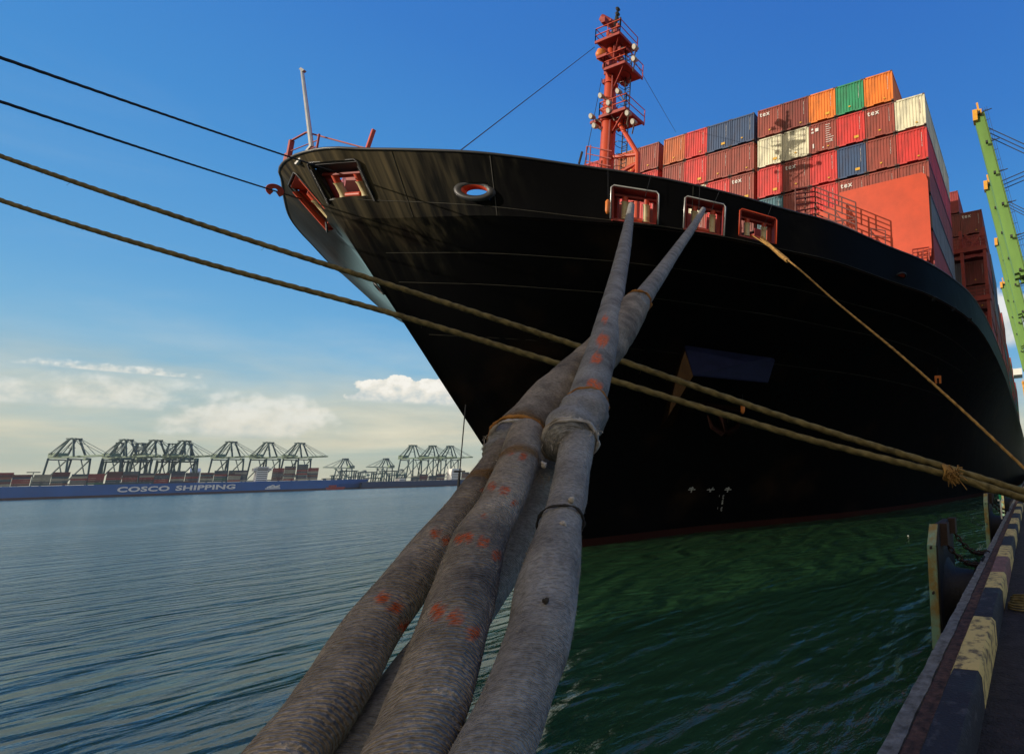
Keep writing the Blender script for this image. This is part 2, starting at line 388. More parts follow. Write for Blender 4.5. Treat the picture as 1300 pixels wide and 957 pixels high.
# deck outline as an arc-length curve for the bulwark
def dk(s, side): return Vector((CX + side * hermite(s, DY, DH), STEMTOP + s, 0))
ss = [0, .02, .05, .1, .15, .2] + [.2 + .09 * i for i in range(1, 40)] + [3.7 + .4 * i for i in range(1, 60)] + [27.3 + 2 * i for i in range(1, 22)]
outl = [dk(s, -1) for s in reversed(ss[1:])] + [dk(s, 1) for s in ss]
arc = [0]
for i in range(1, len(outl)): arc.append(arc[-1] + (outl[i] - outl[i - 1]).length)
ac = arc[len(ss) - 1]
arc = [a - ac for a in arc]                # 0 at the stem, + to starboard
def onarc(a):
    for i in range(1, len(arc)):
        if a <= arc[i]: break
    t = (a - arc[i - 1]) / (arc[i] - arc[i - 1]); p = outl[i - 1].lerp(outl[i], t); tg = (outl[i] - outl[i - 1]).normalized()
    return p, tg, Vector((tg.y, -tg.x, 0))           # point, tangent, outward normal
def BP(a, z, out=0.):
    p, t, n = onarc(a); return p - n * (rk(a) * (TOPZ - z) - out) + Vector((0, 0, z))
def find_arc(x, y):   # arc position and height where a line of sight meets the bulwark
    best = None
    for i in range(600):
        a = -6 + i * .06
        b0, b1 = BP(a, KN), BP(a, TOPZ)
        if b0.dot(onarc(a)[2]) > 0: continue
        q0, q1 = pr(b0), pr(b1); dx, dy = q1[0] - q0[0], q1[1] - q0[1]
        t = ((x - q0[0]) * dx + (y - q0[1]) * dy) / (dx * dx + dy * dy)
        e = math.hypot(q0[0] + dx * t - x, q0[1] + dy * t - y)
        if best is None or e < best[0]: best = (e, a, KN + (TOPZ - KN) * t)
    return best[1], best[2]
WIN = []   # (a0, a1, z0, z1)
for ps in ([(773, 281), (785, 236), (830, 246), (838, 284)], [(864, 290), (876, 251), (920, 262), (917, 300)], [(934, 302), (946, 269), (985, 278), (983, 306)],
           [(415, 250), (403, 209), (453, 205), (478, 250)]):
    q = [find_arc(*p) for p in ps]
    a0 = (q[0][0] + q[1][0]) / 2; a1 = (q[2][0] + q[3][0]) / 2; z0 = (q[0][1] + q[3][1]) / 2; z1 = (q[1][1] + q[2][1]) / 2
    WIN.append((a0, a1, max(z0, KN + .06), min(z1, TOPZ - .25)))
print('WIN', [[round(v, 2) for v in w] for w in WIN])
q = [find_arc(*p) for p in ((368, 226), (370, 243), (399, 262), (396, 279))]
print('P0', q)
WIN.append((min(q[0][0], q[1][0]), max(max(q[2][0], q[3][0]), q[0][0] + .8), 11.0, 12.35))
WIN[3] = (.5, 2.55, 11.6, 12.66); WIN[4] = (-2.35, -.8, 11.3, 12.62)
fa, fz = find_arc(603, 242)
FL = (fa - .55, fa + .55, fz - .28, fz + .28); print('FL', FL)
HOLES = WIN + [FL]
bw = MB()
A = sorted(set([round(a, 3) for a in arc if a > -80] + [round(v, 3) for h in HOLES for v in h[:2]]))
A = [a for i, a in enumerate(A) if i == 0 or a - A[i - 1] > .012 or any(abs(a - v) < .0011 for h in HOLES for v in h[:2])]
zs = sorted(set([KN, TOPZ] + [v for h in HOLES for v in h[2:]]))
for i in range(len(A) - 1):
    p, t, n = onarc(A[i]); p2, t2, n2 = onarc(A[i + 1]); am = (A[i] + A[i + 1]) / 2
    for j in range(len(zs) - 1):
        zm = (zs[j] + zs[j + 1]) / 2
        if any(h[0] < am < h[1] and h[2] < zm < h[3] for h in HOLES): continue
        bw.quad(BP(A[i], zs[j]), BP(A[i + 1], zs[j]), BP(A[i + 1], zs[j + 1]), BP(A[i], zs[j + 1]))
        bw.quad(BP(A[i + 1], zs[j], -.09), BP(A[i], zs[j], -.09), BP(A[i], zs[j + 1], -.09), BP(A[i + 1], zs[j + 1], -.09))
    bw.quad(BP(A[i], TOPZ), BP(A[i + 1], TOPZ), BP(A[i + 1], TOPZ, -.09), BP(A[i], TOPZ, -.09))
def merge(o):
    import bmesh
    bm = bmesh.new(); bm.from_mesh(o.data); bmesh.ops.remove_doubles(bm, verts=bm.verts, dist=.0008); bm.to_mesh(o.data); bm.free()
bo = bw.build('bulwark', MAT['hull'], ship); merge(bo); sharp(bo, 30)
# cap rail along the bulwark top
cr = MB(); cr.tube([onarc(a)[0] + Vector((0, 0, TOPZ + .02)) for a in [A[i] for i in range(0, len(A), 2)] if a > -75], .06, 6)
cr.build('cap_rail', MAT['black'], bo, smooth=True)

# shell plating below the knuckle
hm = MB()
ZL = [-9, -6, -3.9, -2.5, -1, .5, 2, 3.5, 5, 6.2, 7.2, 8, 8.6, 9.1, 9.55, 9.95, 10.3, 10.6, 10.9]
SS = [0, .02, .06, .12, .2, .32, .48, .7, .95, 1.25, 1.6, 2, 2.5, 3.1, 3.8, 4.6, 5.5, 6.5, 7.7, 9, 10.5, 12.2, 14, 16, 18.5, 21, 24, 27.5, 31, 35, 40, 46, 53, 61, 70, 80, 92, 105, 125, 150, 180, 320]
rows = []
for Z in ZL:
    y0 = stemY(Z) if Z < KN else stemY(KN)
    row = []
    for s in SS:
        yy = y0 + s
        row.append((hb(Z, s), hb(Z, s, -1), yy))
    rows.append(row)
def deckZ(Z): return Z
for side in (1, -1):
    o = len(hm.v)
    for Z, row in zip(ZL, rows):
        for h, hp, y in row: hm.v.append(Vector((CX + (h if side > 0 else -hp), y, Z)))
    n = len(SS)
    for j in range(len(ZL) - 1):
        for i in range(n - 1):
            f = [o + j * n + i, o + j * n + i + 1, o + (j + 1) * n + i + 1, o + (j + 1) * n + i]
            hm.f.append(f if side == 1 else f[::-1])
# upper strake aft of the forecastle and transom
for side in (1, -1):
    for y0, y1 in ((60, 150), (150, stemY(KN) + 320)):
        x0, x1 = CX + side * hermite(y0 - STEMTOP, DY, DH), CX + side * hermite(y1 - STEMTOP, DY, DH)
        q = [(x0, y0, KN), (x1, y1, KN), (x1, y1, TOPZ), (x0, y0, TOPZ)]
        if side == -1: q = q[::-1]
        hm.add(q, [(0, 1, 2, 3)])
ye = stemY(KN) + 320
hm.add([(CX - 24.05, ye - .5, -9), (CX + 24.05, ye - .5, -9), (CX + 24.05, ye, TOPZ), (CX - 24.05, ye, TOPZ)], [(0, 1, 2, 3)])
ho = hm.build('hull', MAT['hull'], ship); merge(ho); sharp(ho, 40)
# decks
dm = MB()
fd = [BP(a, 10.85, -.05) for a in A if -70 < a < 70]
ctr = Vector((CX, 40, 10.85)); o = len(dm.v)
dm.v.append(ctr)
for p in fd: dm.v.append(Vector((p.x, p.y, 10.85)))
for i in range(len(fd) - 1): dm.f.append([o, o + 1 + i, o + 2 + i])
dm.box(CX - 23.8, CX + 23.8, 60, ye - 1, 10.7, 12.2)
dm.build('deck', MAT['deck'], ship)
# knuckle and weld seams
sm = MB()
sm.tube([BP(a, KN + .62 * math.exp(-(a / 9) ** 2), .01) for a in [A[i] for i in range(0, len(A), 2)] if 1.6 < a < 45], .012, 5)
for a in (4.0, 7.6, 15.4):
    p, t, n = onarc(a); s = p.y - stemY(KN)
    pts = [BP(a, z, .008) for z in (12.95, 12, 11, 10.9)]
    sm.tube(pts, .014, 4)
for Zs in (8.9, 6.9, 9.9):
    pts = []
    for s in [i * .5 for i in range(1, 70)]:
        pts.append(Vector((CX + hb(Zs, s) + .006, stemY(Zs) + s, Zs - .004)))
    sm.tube(pts, .013, 4)
sm.build('weld_seam', MAT['seam'], ho)

# mooring windows: red framed openings with two upright rollers and one lying roller
for wi, (a0, a1, z0, z1) in enumerate(WIN):
    am = (a0 + a1) / 2
    p0, t0, n0 = onarc(a0); p1, t1, n1 = onarc(a1)
    tg = (p1 - p0).normalized(); nn = Vector((tg.y, -tg.x, 0)); wd = (p1 - p0).length; mid = (p0 + p1) / 2
    def P(u, v, dz): return mid + tg * u + Vector((0, 0, v)) - nn * (dz + rk(am) * (TOPZ - v))
    fr = MB(); h = wd / 2
    # lining
    D = .62
    lin_m = MAT['red_dark'] if wi < 3 else MAT['black'] if wi == 3 else MAT['red']
    for (ua, va, ub, vb) in ((-h, z0, -h, z1), (h, z0, h, z1), (-h, z0, h, z0), (-h, z1, h, z1)):
        fr.bar(P(ua, va, -.03) if 0 else P(ua, va, .3), P(ub, vb, .3), .07, D, up=tuple(nn))
    # proud rim bar round the opening
    rim = MB()
    cs = [P(-h - .05, z0 - .0, -.05), P(-h - .05, z1 + .03, -.05), P(h + .05, z1 + .03, -.05), P(h + .05, z0, -.05)]
    rim.tube([cs[0], cs[1] + (cs[0] - cs[1]).normalized() * .1, cs[1] + (cs[2] - cs[1]).normalized() * .1, cs[2] + (cs[1] - cs[2]).normalized() * .1, cs[2] + (cs[3] - cs[2]).normalized() * .1, cs[3]], .035, 6)
    fo = MB()
    win = fr.build('mooring_window', lin_m, ship)
    rim.build('rim', MAT['galv'] if wi in (0, 1) else MAT['red'] if wi == 2 else MAT['black'], win, smooth=True)
    # inner header and sill of the roller frame
    fi = MB(); g = h * .72
    fi.bar(P(-h, z1 - .16, .42), P(h, z1 - .16, .42), .22, .1, up=(0, 0, 1)); fi.bar(P(-h, z0 + .14, .42), P(h, z0 + .14, .42), .22, .16)
    fi.bar(P(-h + .1, z0, .5), P(-h + .1, z1, .5), .1, .2); fi.bar(P(h - .1, z0, .5), P(h - .1, z1, .5), .1, .2)
    fi.build('roller_frame', MAT['red_dark'], win)
    for sgn in (-1, 1):
        ro = MB(); u = sgn * h * .48
        ro.tube([P(u, z0 + .2, .34), P(u, z0 + .28, .34), P(u, z1 - .5, .34), P(u, z1 - .42, .34)], [.17, .14, .14, .17], 16)
        oo = ro.build('upright_roller', MAT['cream'], win, smooth=False); sharp(oo)
        cp = MB(); cp.cyl(P(u, z1 - .42, .34), P(u, z1 - .2, .34), .12, .12, 14); sharp(cp.build('roller_head', MAT['red'], win))
    ro = MB(); ro.tube([P(-h * .3, z0 + .22, .3), P(h * .3, z0 + .22, .3)], .12, 14); sharp(ro.build('lying_roller', MAT['red'], win))
    # stiffened plate behind the roller box
    bk = MB(); bk.bar(P(-h - .25, z0 - .05, .95), P(-h - .25, z1 + .2, .95), .5, .06, up=tuple(tg)) if 0 else None
    bk.bar(P(-h * .95, (z0 + z1) / 2, 1.3), P(-h * .38, (z0 + z1) / 2, 1.3), .06, z1 - z0, up=(0, 0, 1))
    bk.bar(P(h * .38, (z0 + z1) / 2, 1.3), P(h * .95, (z0 + z1) / 2, 1.3), .06, z1 - z0, up=(0, 0, 1))
    if wi > 2: bk.bar(P(-h, (z0 + z1) / 2 + .75, 1.5), P(h, (z0 + z1) / 2 + .75, 1.5), .06, z1 - z0 + .5)
    bk.build('back_plate', MAT['red_dark'], win)
# round panama fairlead
a0, a1, z0, z1 = FL
p, t, n = onarc((a0 + a1) / 2)
fm = MB(); c = BP((a0 + a1) / 2, (z0 + z1) / 2)
seg = 24
def ov(rx, rz, d): return [c + n * 0 + t * math.cos(2 * math.pi * i / seg) * rx + Vector((0, 0, math.sin(2 * math.pi * i / seg) * rz)) + n * d for i in range(seg)]
rings = [ov(.78, .46, .0), ov(.74, .42, .09), ov(.62, .34, .12), ov(.48, .24, .08), ov(.42, .19, -.05), ov(.42, .19, -.2), ov(.56, .3, -.26)]
for r in rings: fm.v += r
for j in range(len(rings) - 1):
    for i in range(seg):
        i2 = (i + 1) % seg; fm.f.append([j * seg + i, j * seg + i2, (j + 1) * seg + i2, (j + 1) * seg + i])
fo = fm.build('panama_fairlead', [MAT['black'], MAT['red']], ship, smooth=True)
for k, pl in enumerate(fo.data.polygons):
    if k // seg >= 3: pl.material_index = 1
# smaller holes and fittings on the shell
def on_hull(x, y):
    r = ray(x, y); best = None
    for k in range(1, 1400):
        d = 4 + k * .1; q = r * d
        if q.z < KN:
            s = q.y - stemY(q.z)
            if s > 0 and abs(q.x - CX) < hb(q.z, s, 1 if q.x > CX else -1): return r * (d - .05)
        else:
            s = q.y - stemY(KN)
            if q.z < TOPZ and s > 0 and abs(q.x - CX) < interp(s, KY, KH): return r * (d - .05)
    return None
def hnorm(q):
    e = .15; side = 1 if q.x > CX else -1
    def X(y, z): z = min(z, KN); return CX + side * hb(z, max(.02, y - stemY(z)), side)
    dy = (X(q.y + e, q.z) - X(q.y - e, q.z)) / (2 * e); z = min(q.z, KN - .2); dz = (X(q.y, z + e) - X(q.y, z - e)) / (2 * e)
    nn = Vector((1, -dy, -dz)) * side if side > 0 else Vector((-1, dy, dz))
    return nn.normalized()
def port_hole(x, y, r, col, label=None):
    q = on_hull(x, y)
    if q is None: print('nohit', x, y); return
    nn = hnorm(q); mb = MB(); mb.ring(q + nn * .03, nn, r, r * .16, 18)
    o = mb.build('hull_opening', MAT['black'], ship, smooth=True)
    d = MB(); u = nn.cross(Vector((0, 0, 1))).normalized(); w_ = nn.cross(u)
    d.add([q + nn * .02 + (u * math.cos(a) + w_ * math.sin(a)) * r * .9 for a in [2 * math.pi * i / 16 for i in range(16)]], [tuple(range(16))])
    d.build('hole_plate', MAT[col], o)
for x, y, r, c_ in ((1143, 351, .33, 'red'), (416, 289, .2, 'red_dark'), (1186, 379, .18, 'black'), (1211, 392, .18, 'black'), (1231, 405, .18, 'black'), (482, 366, .3, 'red_dark')): port_hole(x, y, r, c_)
# white hull symbols and draught marks
mk = MB()
def frame(x, y):
    q = on_hull(x, y)
    if q is None: return None
    nn = hnorm(q); u = Vector((-nn.y, nn.x, 0)).normalized(); w_ = nn.cross(u).normalized()
    if w_.z < 0: w_ = -w_
    if u.x < 0: u = -u
    return q + nn * .04, u, w_
def strokes(fr_, segs, th):
    if fr_ is None: return
    q, u, w_ = fr_
    for x0_, y0_, x1_, y1_ in segs:
        a = q + u * x0_ + w_ * y0_; b = q + u * x1_ + w_ * y1_; mk.bar(a, b, th, .02, up=tuple(u.cross(w_)))
bulb = [(-.25, 0, .25, 0), (0, -.22, 0, .22), (-.2, .12, .1, .12)]
thr = [(-.28, 0, .28, 0), (-.05, -.18, .15, .18), (.05, -.18, -.15, .1)]
for x, sg in ((878, bulb), (902, thr), (924, bulb)): strokes(frame(x, 621), sg, .07)
DG = {'1': [(0, -.07, 0, .07)], '2': [(-.04, .07, .04, .07), (.04, .07, .04, 0), (.04, 0, -.04, 0), (-.04, 0, -.04, -.07), (-.04, -.07, .04, -.07)], '4': [(-.04, .07, -.04, 0), (-.04, 0, .04, 0), (.04, .07, .04, -.07)],
      '6': [(.04, .07, -.04, .07), (-.04, .07, -.04, -.07), (-.04, -.07, .04, -.07), (.04, -.07, .04, 0), (.04, 0, -.04, 0)], '8': [(-.04, .07, .04, .07), (-.04, -.07, .04, -.07), (-.04, 0, .04, 0), (-.04, -.07, -.04, .07), (.04, -.07, .04, .07)]}
for k in range(13): strokes(frame(918 - k * .45, 629 + k * 3.1), DG['24681'[k % 5]], .028)
for k in (0, 5, 10): strokes(frame(913 - k * .45, 629 + k * 3.1), DG['1'], .03)
mk.build('draught_marks', MAT['wl_white'], ship)
# anchor pocket
pk = MB()
pa = on_hull(868, 440); pb = on_hull(984, 457)
an = (hnorm(pa) + hnorm(pb)).normalized(); hor = Vector((-an.y, an.x, 0)).normalized()
if hor.dot(pb - pa) < 0: hor = -hor
top_l = pa; top_r = pb
out_l = at(880, 477, pr(pa)[2] - 1.3); out_r = at(975, 486, pr(pb)[2] - 1.2)
bot_l = on_hull(838, 545); bot_r = on_hull(968, 560)
low_l = on_hull(854, 540)
pk.add([top_l, top_r, out_r, out_l], [(0, 1, 2, 3)]); pk.add([top_l + Vector((0, 0, .25)), top_r + Vector((0, 0, .25)), out_r + Vector((0, 0, .06)), out_l + Vector((0, 0, .06))], [(3, 2, 1, 0)])
anch = pk.build('anchor_pocket', MAT['bluehood'], ship)
sd2 = MB(); sd2.add([top_l, out_l, low_l, bot_l], [(0, 1, 2, 3)]); sd2.bar(top_l, bot_l, .08)
for k in range(1, 7):
    sd2.bar(top_l.lerp(bot_l, k / 8), top_l.lerp(bot_l, k / 8).lerp(out_l.lerp(low_l, k / 8), .45), .03)
sd2.build('side_plate', MAT['pocket_side'], anch)
am_ = MB(); cen = (out_l + out_r + bot_l + bot_r) / 4 + an * .1
am_.bar(cen - hor * 1.5 + Vector((0, 0, .3)), cen + hor * 1.2 + Vector((0, 0, .1)), .35, .3); am_.bar(cen - hor * .2 + Vector((0, 0, .1)), cen + hor * .1 + Vector((0, 0, -1.4)), .3, .28)
for sg in (-1, 1): am_.tube([cen + hor * (.1 + sg * .1) + Vector((0, 0, -1.4)), cen + hor * (.1 + sg * .8) + Vector((0, 0, -1.0)), cen + hor * (.1 + sg * 1.1) + Vector((0, 0, -.3))], [.2, .16, .05], 6)
am_.build('anchor', MAT['rust'], anch)

# breakwater wall in front of the containers, and its side
bwk = MB(); YB = 33.95
prof = [(-12.6, 10.85), (-12.6, 22.05), (-5.9, 22.15), (-5.62, 21.9), (-5.5, 21.4), (-5.5, 16.0), (-5.6, 15.4), (-5.9, 15.1), (-5.9, 10.85)]
n_ = len(prof)
bwk.add([(x, YB, z) for x, z in prof] + [(x, YB + .12, z) for x, z in prof], [tuple(range(n_)), tuple(range(2 * n_ - 1, n_ - 1, -1))] + [(i, i + n_, (i + 1) % n_ + n_, (i + 1) % n_) for i in range(n_)])
bwk.add([(CX - 20, YB + .01, 10.85), (-12.6, YB + .01, 10.85), (-12.6, YB + .01, 21.0), (-19.5, YB + .01, 20.1), (CX - 20, YB + .01, 20.1)], [(0, 1, 2, 3, 4)])
wall = bwk.build('breakwater', MAT['red'], ship)
sdw = MB(); sdw.box(-5.5, -5.32, YB + .12, 47, 10.9, 14.6); sdw.build('coaming_side', MAT['red_dark'], ship)

# railing stair in front of it
def rail_run(mb, pts, posts=True, h=1.1, rails=(1., .62, .3), w=.05):
    for i in range(len(pts) - 1):
        a, b = Vector(pts[i]), Vector(pts[i + 1]); L = (b - a).length; n = max(1, round(L / 1.4))
        for r in rails: mb.bar(a + Vector((0, 0, h * r)), b + Vector((0, 0, h * r)), w)
        if posts:
            for k in range(n + 1):
                q = a.lerp(b, k / n); mb.bar(q, q + Vector((0, 0, h)), w)
st = MB(); Yp = 30.6
# platform seen just over the sheer line: corners placed from the photograph at that distance
def onY(x, y, Y): r = ray(x, y); return r * (Y / r.y)
pA, pB, pC = onY(1010, 262, 29.5), onY(1035, 258, 31.5), onY(1087, 279, 31.2)
hR = 1.35
st.bar(pA, pA - Vector((0, 0, 8)), .12); st.bar(pB, pB - Vector((0, 0, 8)), .12); st.bar(pC, pC - Vector((0, 0, 8)), .12)
rail_run(st, [pA, pB, pC], h=hR, rails=(1., .7, .4, .05), w=.08)
low = Vector((0, 0, -1.6))
rail_run(st, [pA + low, pB + low, pC + low], h=1.2, rails=(1., .6, .1), w=.09)
st.bar(pB + low, pC, .07); st.bar(pC + low, pB + (pC - pB) * .5, .07)
st.bar((pB + pC) / 2 + low * 1.5, (pB + pC) / 2 + Vector((0, 0, .9)), .09)
st.bar(onY(1106, 312, 30), onY(1106, 290, 30), .06); st.bar(onY(1106, 290, 30), onY(1124, 293, 30), .05); st.bar(onY(1124, 318, 30), onY(1124, 293, 30), .06); st.bar(onY(1106, 298, 30), onY(1124, 301, 30), .05)
st.build('access_platform', MAT['rail_dark'], ship)
r2 = MB(); q = [onY(1157, 333, 33.5), onY(1179, 333, 33.7)]
r2.tube([onY(1159, 330, 33.5), onY(1158.5, 317, 33.5), onY(1179, 314, 33.7), onY(1180, 331, 33.7)], .06, 6)
for yy in (320, 325): r2.bar(onY(1158, yy + 1, 33.5), onY(1180, yy - 1, 33.7), .06)
for xx in (1165, 1172): r2.bar(onY(xx, 333, 33.6), onY(xx, 316, 33.6), .05)
r2.build('railing', MAT['red_dark'], ship)

# bow rail, jackstaff
br = MB()
def bp_(a, z=0.): return onarc(a)[0] - onarc(a)[2] * .1 + Vector((0, 0, TOPZ + z))
posts = [(-2.2, .95, .14), (-1.1, 1.1, .13), (1.0, .8, .05)]
for a, h_, w_ in posts: br.bar(bp_(a), bp_(a, h_), w_)
br.bar(bp_(-2.2, .95), bp_(-1.1, 1.1), .05); br.bar(bp_(-1.1, 1.1), bp_(.2, 1.05), .05); br.bar(bp_(.2, 1.05), bp_(3.2, .05), .05)
for k in (.3, .6): br.bar(bp_(-2.2, k), bp_(-1.1, k + .1), .025); br.bar(bp_(-1.1, k), bp_(1., k * .9), .025)
br.bar(bp_(-2.2, .7), bp_(-1.1, .2), .02)
br.build('bow_rail', MAT['red_dark'], ship)
pst = MB(); pst.bar(bp_(3.0), bp_(3.15, .95), .1); pst.build('stanchion', MAT['red'], ship)
js = MB(); b0 = bp_(-.1, -.3); dj = pr(b0)[2]
js.tube([b0, at(395.5, 186, dj), at(383.5, 90, dj)], [.075, .075, .05], 8)
js.bar(at(382, 88, dj), at(386.5, 91, dj), .1)
sharp(js.build('jackstaff', MAT['galv'], ship))

# foremast
MY = 23.0
def mp(x, y): return onY(x, y, MY)
mast = MB()
mb_ = mp(770, 213); mt_ = mp(771, 60)
mx = mb_.x
mast.tube([(mx, MY, 10.9), (mx, MY, 24.3), (mx - .1, MY, 27.5), (mx - .15, MY, 31)], [.45, .43, .34, .27], 20)
for z in (24.0, 27.0): mast.tube([(mx, MY, z), (mx, MY, z + .12)], .52 if z < 25 else .42, 20)
mo = mast.build('foremast', MAT['red'], ship, smooth=False); sharp(mo)
def plat(z, x0, x1, y0, y1, rail=True, tap=0.):
    m_ = MB()
    x0, x1, y0, y1 = x0 * .88, x1 * .88, y0 * .88, y1 * .88
    m_.box(mx + x0, mx + x1, MY + y0, MY + y1, z, z + .1)
    m_.bar((mx + x0, MY + y0, z - .06), (mx + x1, MY + y0, z - .06), .08, .18); m_.bar((mx + x1, MY + y0, z - .06), (mx + x1, MY + y1, z - .06), .08, .18)
    # tapered bracket beneath
    for x in (x0 + .1, x1 - .1):
        m_.bar((mx + x, MY + y0 + .1, z), (mx, MY, z - abs(x) * .6 - .2), .1)
    o = m_.build('platform', MAT['red_dark'], mo)
    if rail:
        r_ = MB(); rail_run(r_, [(mx + x0, MY + y1, z), (mx + x0, MY + y0, z), (mx + x1, MY + y0, z), (mx + x1, MY + y1, z)], h=1.05, rails=(1., .5), w=.045)
        r_.build('platform_rail', MAT['red'], mo)
    return o
zz = lambda y: mp(775, y).z
plat(zz(62), -1.0, 1.5, -.9, .9)
plat(zz(82), -.7, .3, -.9, .3, rail=False)
plat(zz(100), .1, 2.2, -.9, .9)
plat(zz(154), -.3, 2.3, -.7, 1.2)
plat(zz(153), -1.5, -.2, -.4, .3, rail=False)
up = MB(); zt = zz(62)
up.tube([(mx - .1, MY, zt), (mx - .05, MY, zz(40)), (mx + .15, MY, zz(17))], [.28, .16, .06], 10)
for z in (zz(16), zz(22), zz(28)): up.tube([(mx + .15, MY, z - .12), (mx + .15, MY, z), (mx + .15, MY, z + .12)], [.1, .17, .09], 8)
up.bar((mx + .15, MY, zz(35)), (mx + .5, MY, zz(35)), .08); up.bar((mx + .45, MY, zz(38)), (mx + .45, MY, zz(28)), .09)
up.build('topmast', MAT['black'], mo)
sc = MB(); sc.tube([(mx - 1.1, MY - .2, zz(28)), (mx - .9, MY - .2, zz(26)), (mx - .2, MY, zz(33)), (mx, MY, zz(38))], [.22, .34, .3, .1], 10); sharp(sc.build('radar_scanner', MAT['red_dark'], mo))
dd = MB(); dd.tube([(mx - .55, MY - .5, zz(80)), (mx - .55, MY - .5, zz(77)), (mx - .5, MY - .5, zz(72)), (mx - .45, MY - .4, zz(68))], [.3, .38, .3, .05], 12); dd.build('horn', MAT['orange'], mo, smooth=True)
ld = MB(); lx = mx + 1.15
for sgn in (-.22, .22): ld.bar((lx + sgn, MY + .3, 10.9), (lx + sgn, MY + .3, zz(62)), .05)
z = 11.
while z < zz(62): ld.bar((lx - .22, MY + .3, z), (lx + .22, MY + .3, z), .035); z += .32
z = 14.
while z < zz(64): ld.ring((lx, MY + .0, z), (0, 0, 1), .38, .02, 10); z += .9
ld.build('ladder', MAT['black'], mo)
bc = MB()
k1 = mp(782, 150); k2 = onY(810, 196, MY + .2); k3 = onY(812, 222, MY + .2)
bc.tube([k1, k2, k3 - Vector((0, 0, 5))], .17, 10)
bc.tube([k2, (mx + .3, MY, k2.z + .2)], .13, 8); bc.tube([k3 + (k2 - k3) * .6, (mx + .3, MY, k3.z + .2)], .13, 8); bc.tube([k3 + (k2 - k3) * .5, (mx + 1.2, MY, k3.z - .6)], .12, 8)
bc.tube([mp(783, 75), mp(773, 112), mp(772, 130)], .09, 8)
sharp(bc.build('brace', MAT['red'], mo))
for (x, y, dx) in ((751, 148, -1), (755, 160, -1), (763, 122, -1), (773, 131, 0), (773, 141, 0), (797, 144, 1), (804, 155, 1), (785, 116, 0), (806, 60, 1), (805, 75, 1)):
    q = onY(x, y, MY - .7); l_ = MB(); l_.tube([q + Vector((0, .25, .12)), q + Vector((0, .12, .05)), q + Vector((0, -.05, -.03)), q + Vector((0, -.1, -.05))], [.1, .16, .2, .15], 12)
    l_.bar(q + Vector((0, .1, 0)), q + Vector((-dx * .55, .5, -.35)), .07)
    sharp(l_.build('floodlight', MAT['lamp'], mo))
lr = MB(); rail_run(lr, [onY(742, 207, MY + .3), onY(744, 188, MY + .3) - Vector((0, 0, 1.1))], posts=False)
lr = MB(); q0, q1 = onY(745, 186, MY - .6), onY(777, 192, MY - .6)
for k in (0, .55, 1.1): lr.bar(q0 - Vector((0, 0, k)), q1 - Vector((0, 0, k)), .045)
lr.bar(q0, q0 - Vector((0, 0, 3)), .06); lr.bar(q0 + Vector((.35, 0, 0)), q0 - Vector((-.35, 0, 3)), .05)
lr.build('mast_foot_rail', MAT['red_dark'], mo)
sty = MB()
def wire(a, b, r=.018): sty.tube([a, b], r, 5)
wire(mp(755, 60), BP(find_arc(583, 192)[0], TOPZ))
wire(mp(764, 100), onY(735, 208, 21.5) - Vector((0, 0, 3)))
wire(mp(806, 78), onY(858, 168, 36))
wire(mp(785, 20), mp(764, 150), .02)
ft = MB(); rm = random.Random(21)
for z_, k_ in ((24.6, 7), (27.6, 8), (29.3, 6), (31.2, 5), (18.5, 3)):
    for q_i in range(k_):
        a_ = rm.uniform(0, 6.28); rr0 = rm.uniform(.5, 1.2); c0 = Vector((mx + math.cos(a_) * rr0, MY + math.sin(a_) * rr0 * .6, z_ + rm.uniform(-.3, .7))); e_ = rm.uniform(.06, .17)
        ft.box(c0.x - e_, c0.x + e_, c0.y - e_, c0.y + e_, c0.z - e_, c0.z + e_ * 1.6); ft.bar(c0, (mx, MY, c0.z - .15), .05)
for dx_ in (-.35, .38, .46): ft.tube([(mx + dx_, MY - .25, 11), (mx + dx_ * .9, MY - .3, 24), (mx + dx_ * .7, MY - .25, 31)], .035, 5)
ft.build('mast_fittings', MAT['red_dark'], mo)['kind'] = 'stuff'
sty.tube([onY(739, 193, 21.6), onY(735, 208, 21.5)], .07, 6)
sty.build('mast_stay', MAT['wire'], mo)

# lashing bridge between the bays
lb = MB()
for x in (-2.75, -5.15, -7.6): lb.bar((x, 51.5, 12.2), (x, 51.5, 25.5), .35)
for z in (17.6, 23.2): lb.bar((-8, 51.5, z), (-2.5, 51.5, z), .5, .5); lb.box(-8, -2.5, 51.4, 53.2, z + .2, z + .3)
for z in (17.8, 23.4): rail_run(lb, [(-8, 51.2, z), (-2.5, 51.2, z)], h=1.1, w=.05)
for k in range(4):
    lb.bar((-5.0, 53.3, 23.5), (-2.9 - k * .02, 53.7, 26.1 + .1 * k), .04); lb.bar((-2.9, 53.3, 23.5), (-5.0, 53.7, 26.1 + .1 * k), .04)
lb.build('lashing_bridge', MAT['red_dark'], ship)

# ------------------------------------------------------------------ containers
CM = {}
def cmat(name, c, c2=None):
    if name not in CM: CM[name] = mat('container_' + name, c, .55, scale=1.4, var=.3, c2=c2, stretch=(1, 1, .3), lo=.3, hi=.56)
    return CM[name]
COLS = {'red': (.62, .035, .03), 'brown': (.30, .055, .035), 'maroon': (.20, .035, .025), 'orange': (.80, .21, .02), 'green': (.02, .27, .12), 'cream': (.74, .70, .50),
        'navy': (.03, .07, .16), 'teal': (.05, .16, .20), 'rust orange': (.52, .13, .035), 'grey': (.16, .17, .19), 'dark red': (.30, .03, .03)}
WORD = {'brown': 'brick brown', 'red': 'bright red', 'navy': 'navy blue', 'teal': 'slate blue', 'cream': 'cream', 'grey': 'grey', 'orange': 'orange', 'green': 'green', 'maroon': 'maroon', 'rust orange': 'rust orange', 'dark red': 'dark red'}
CMESH = {}
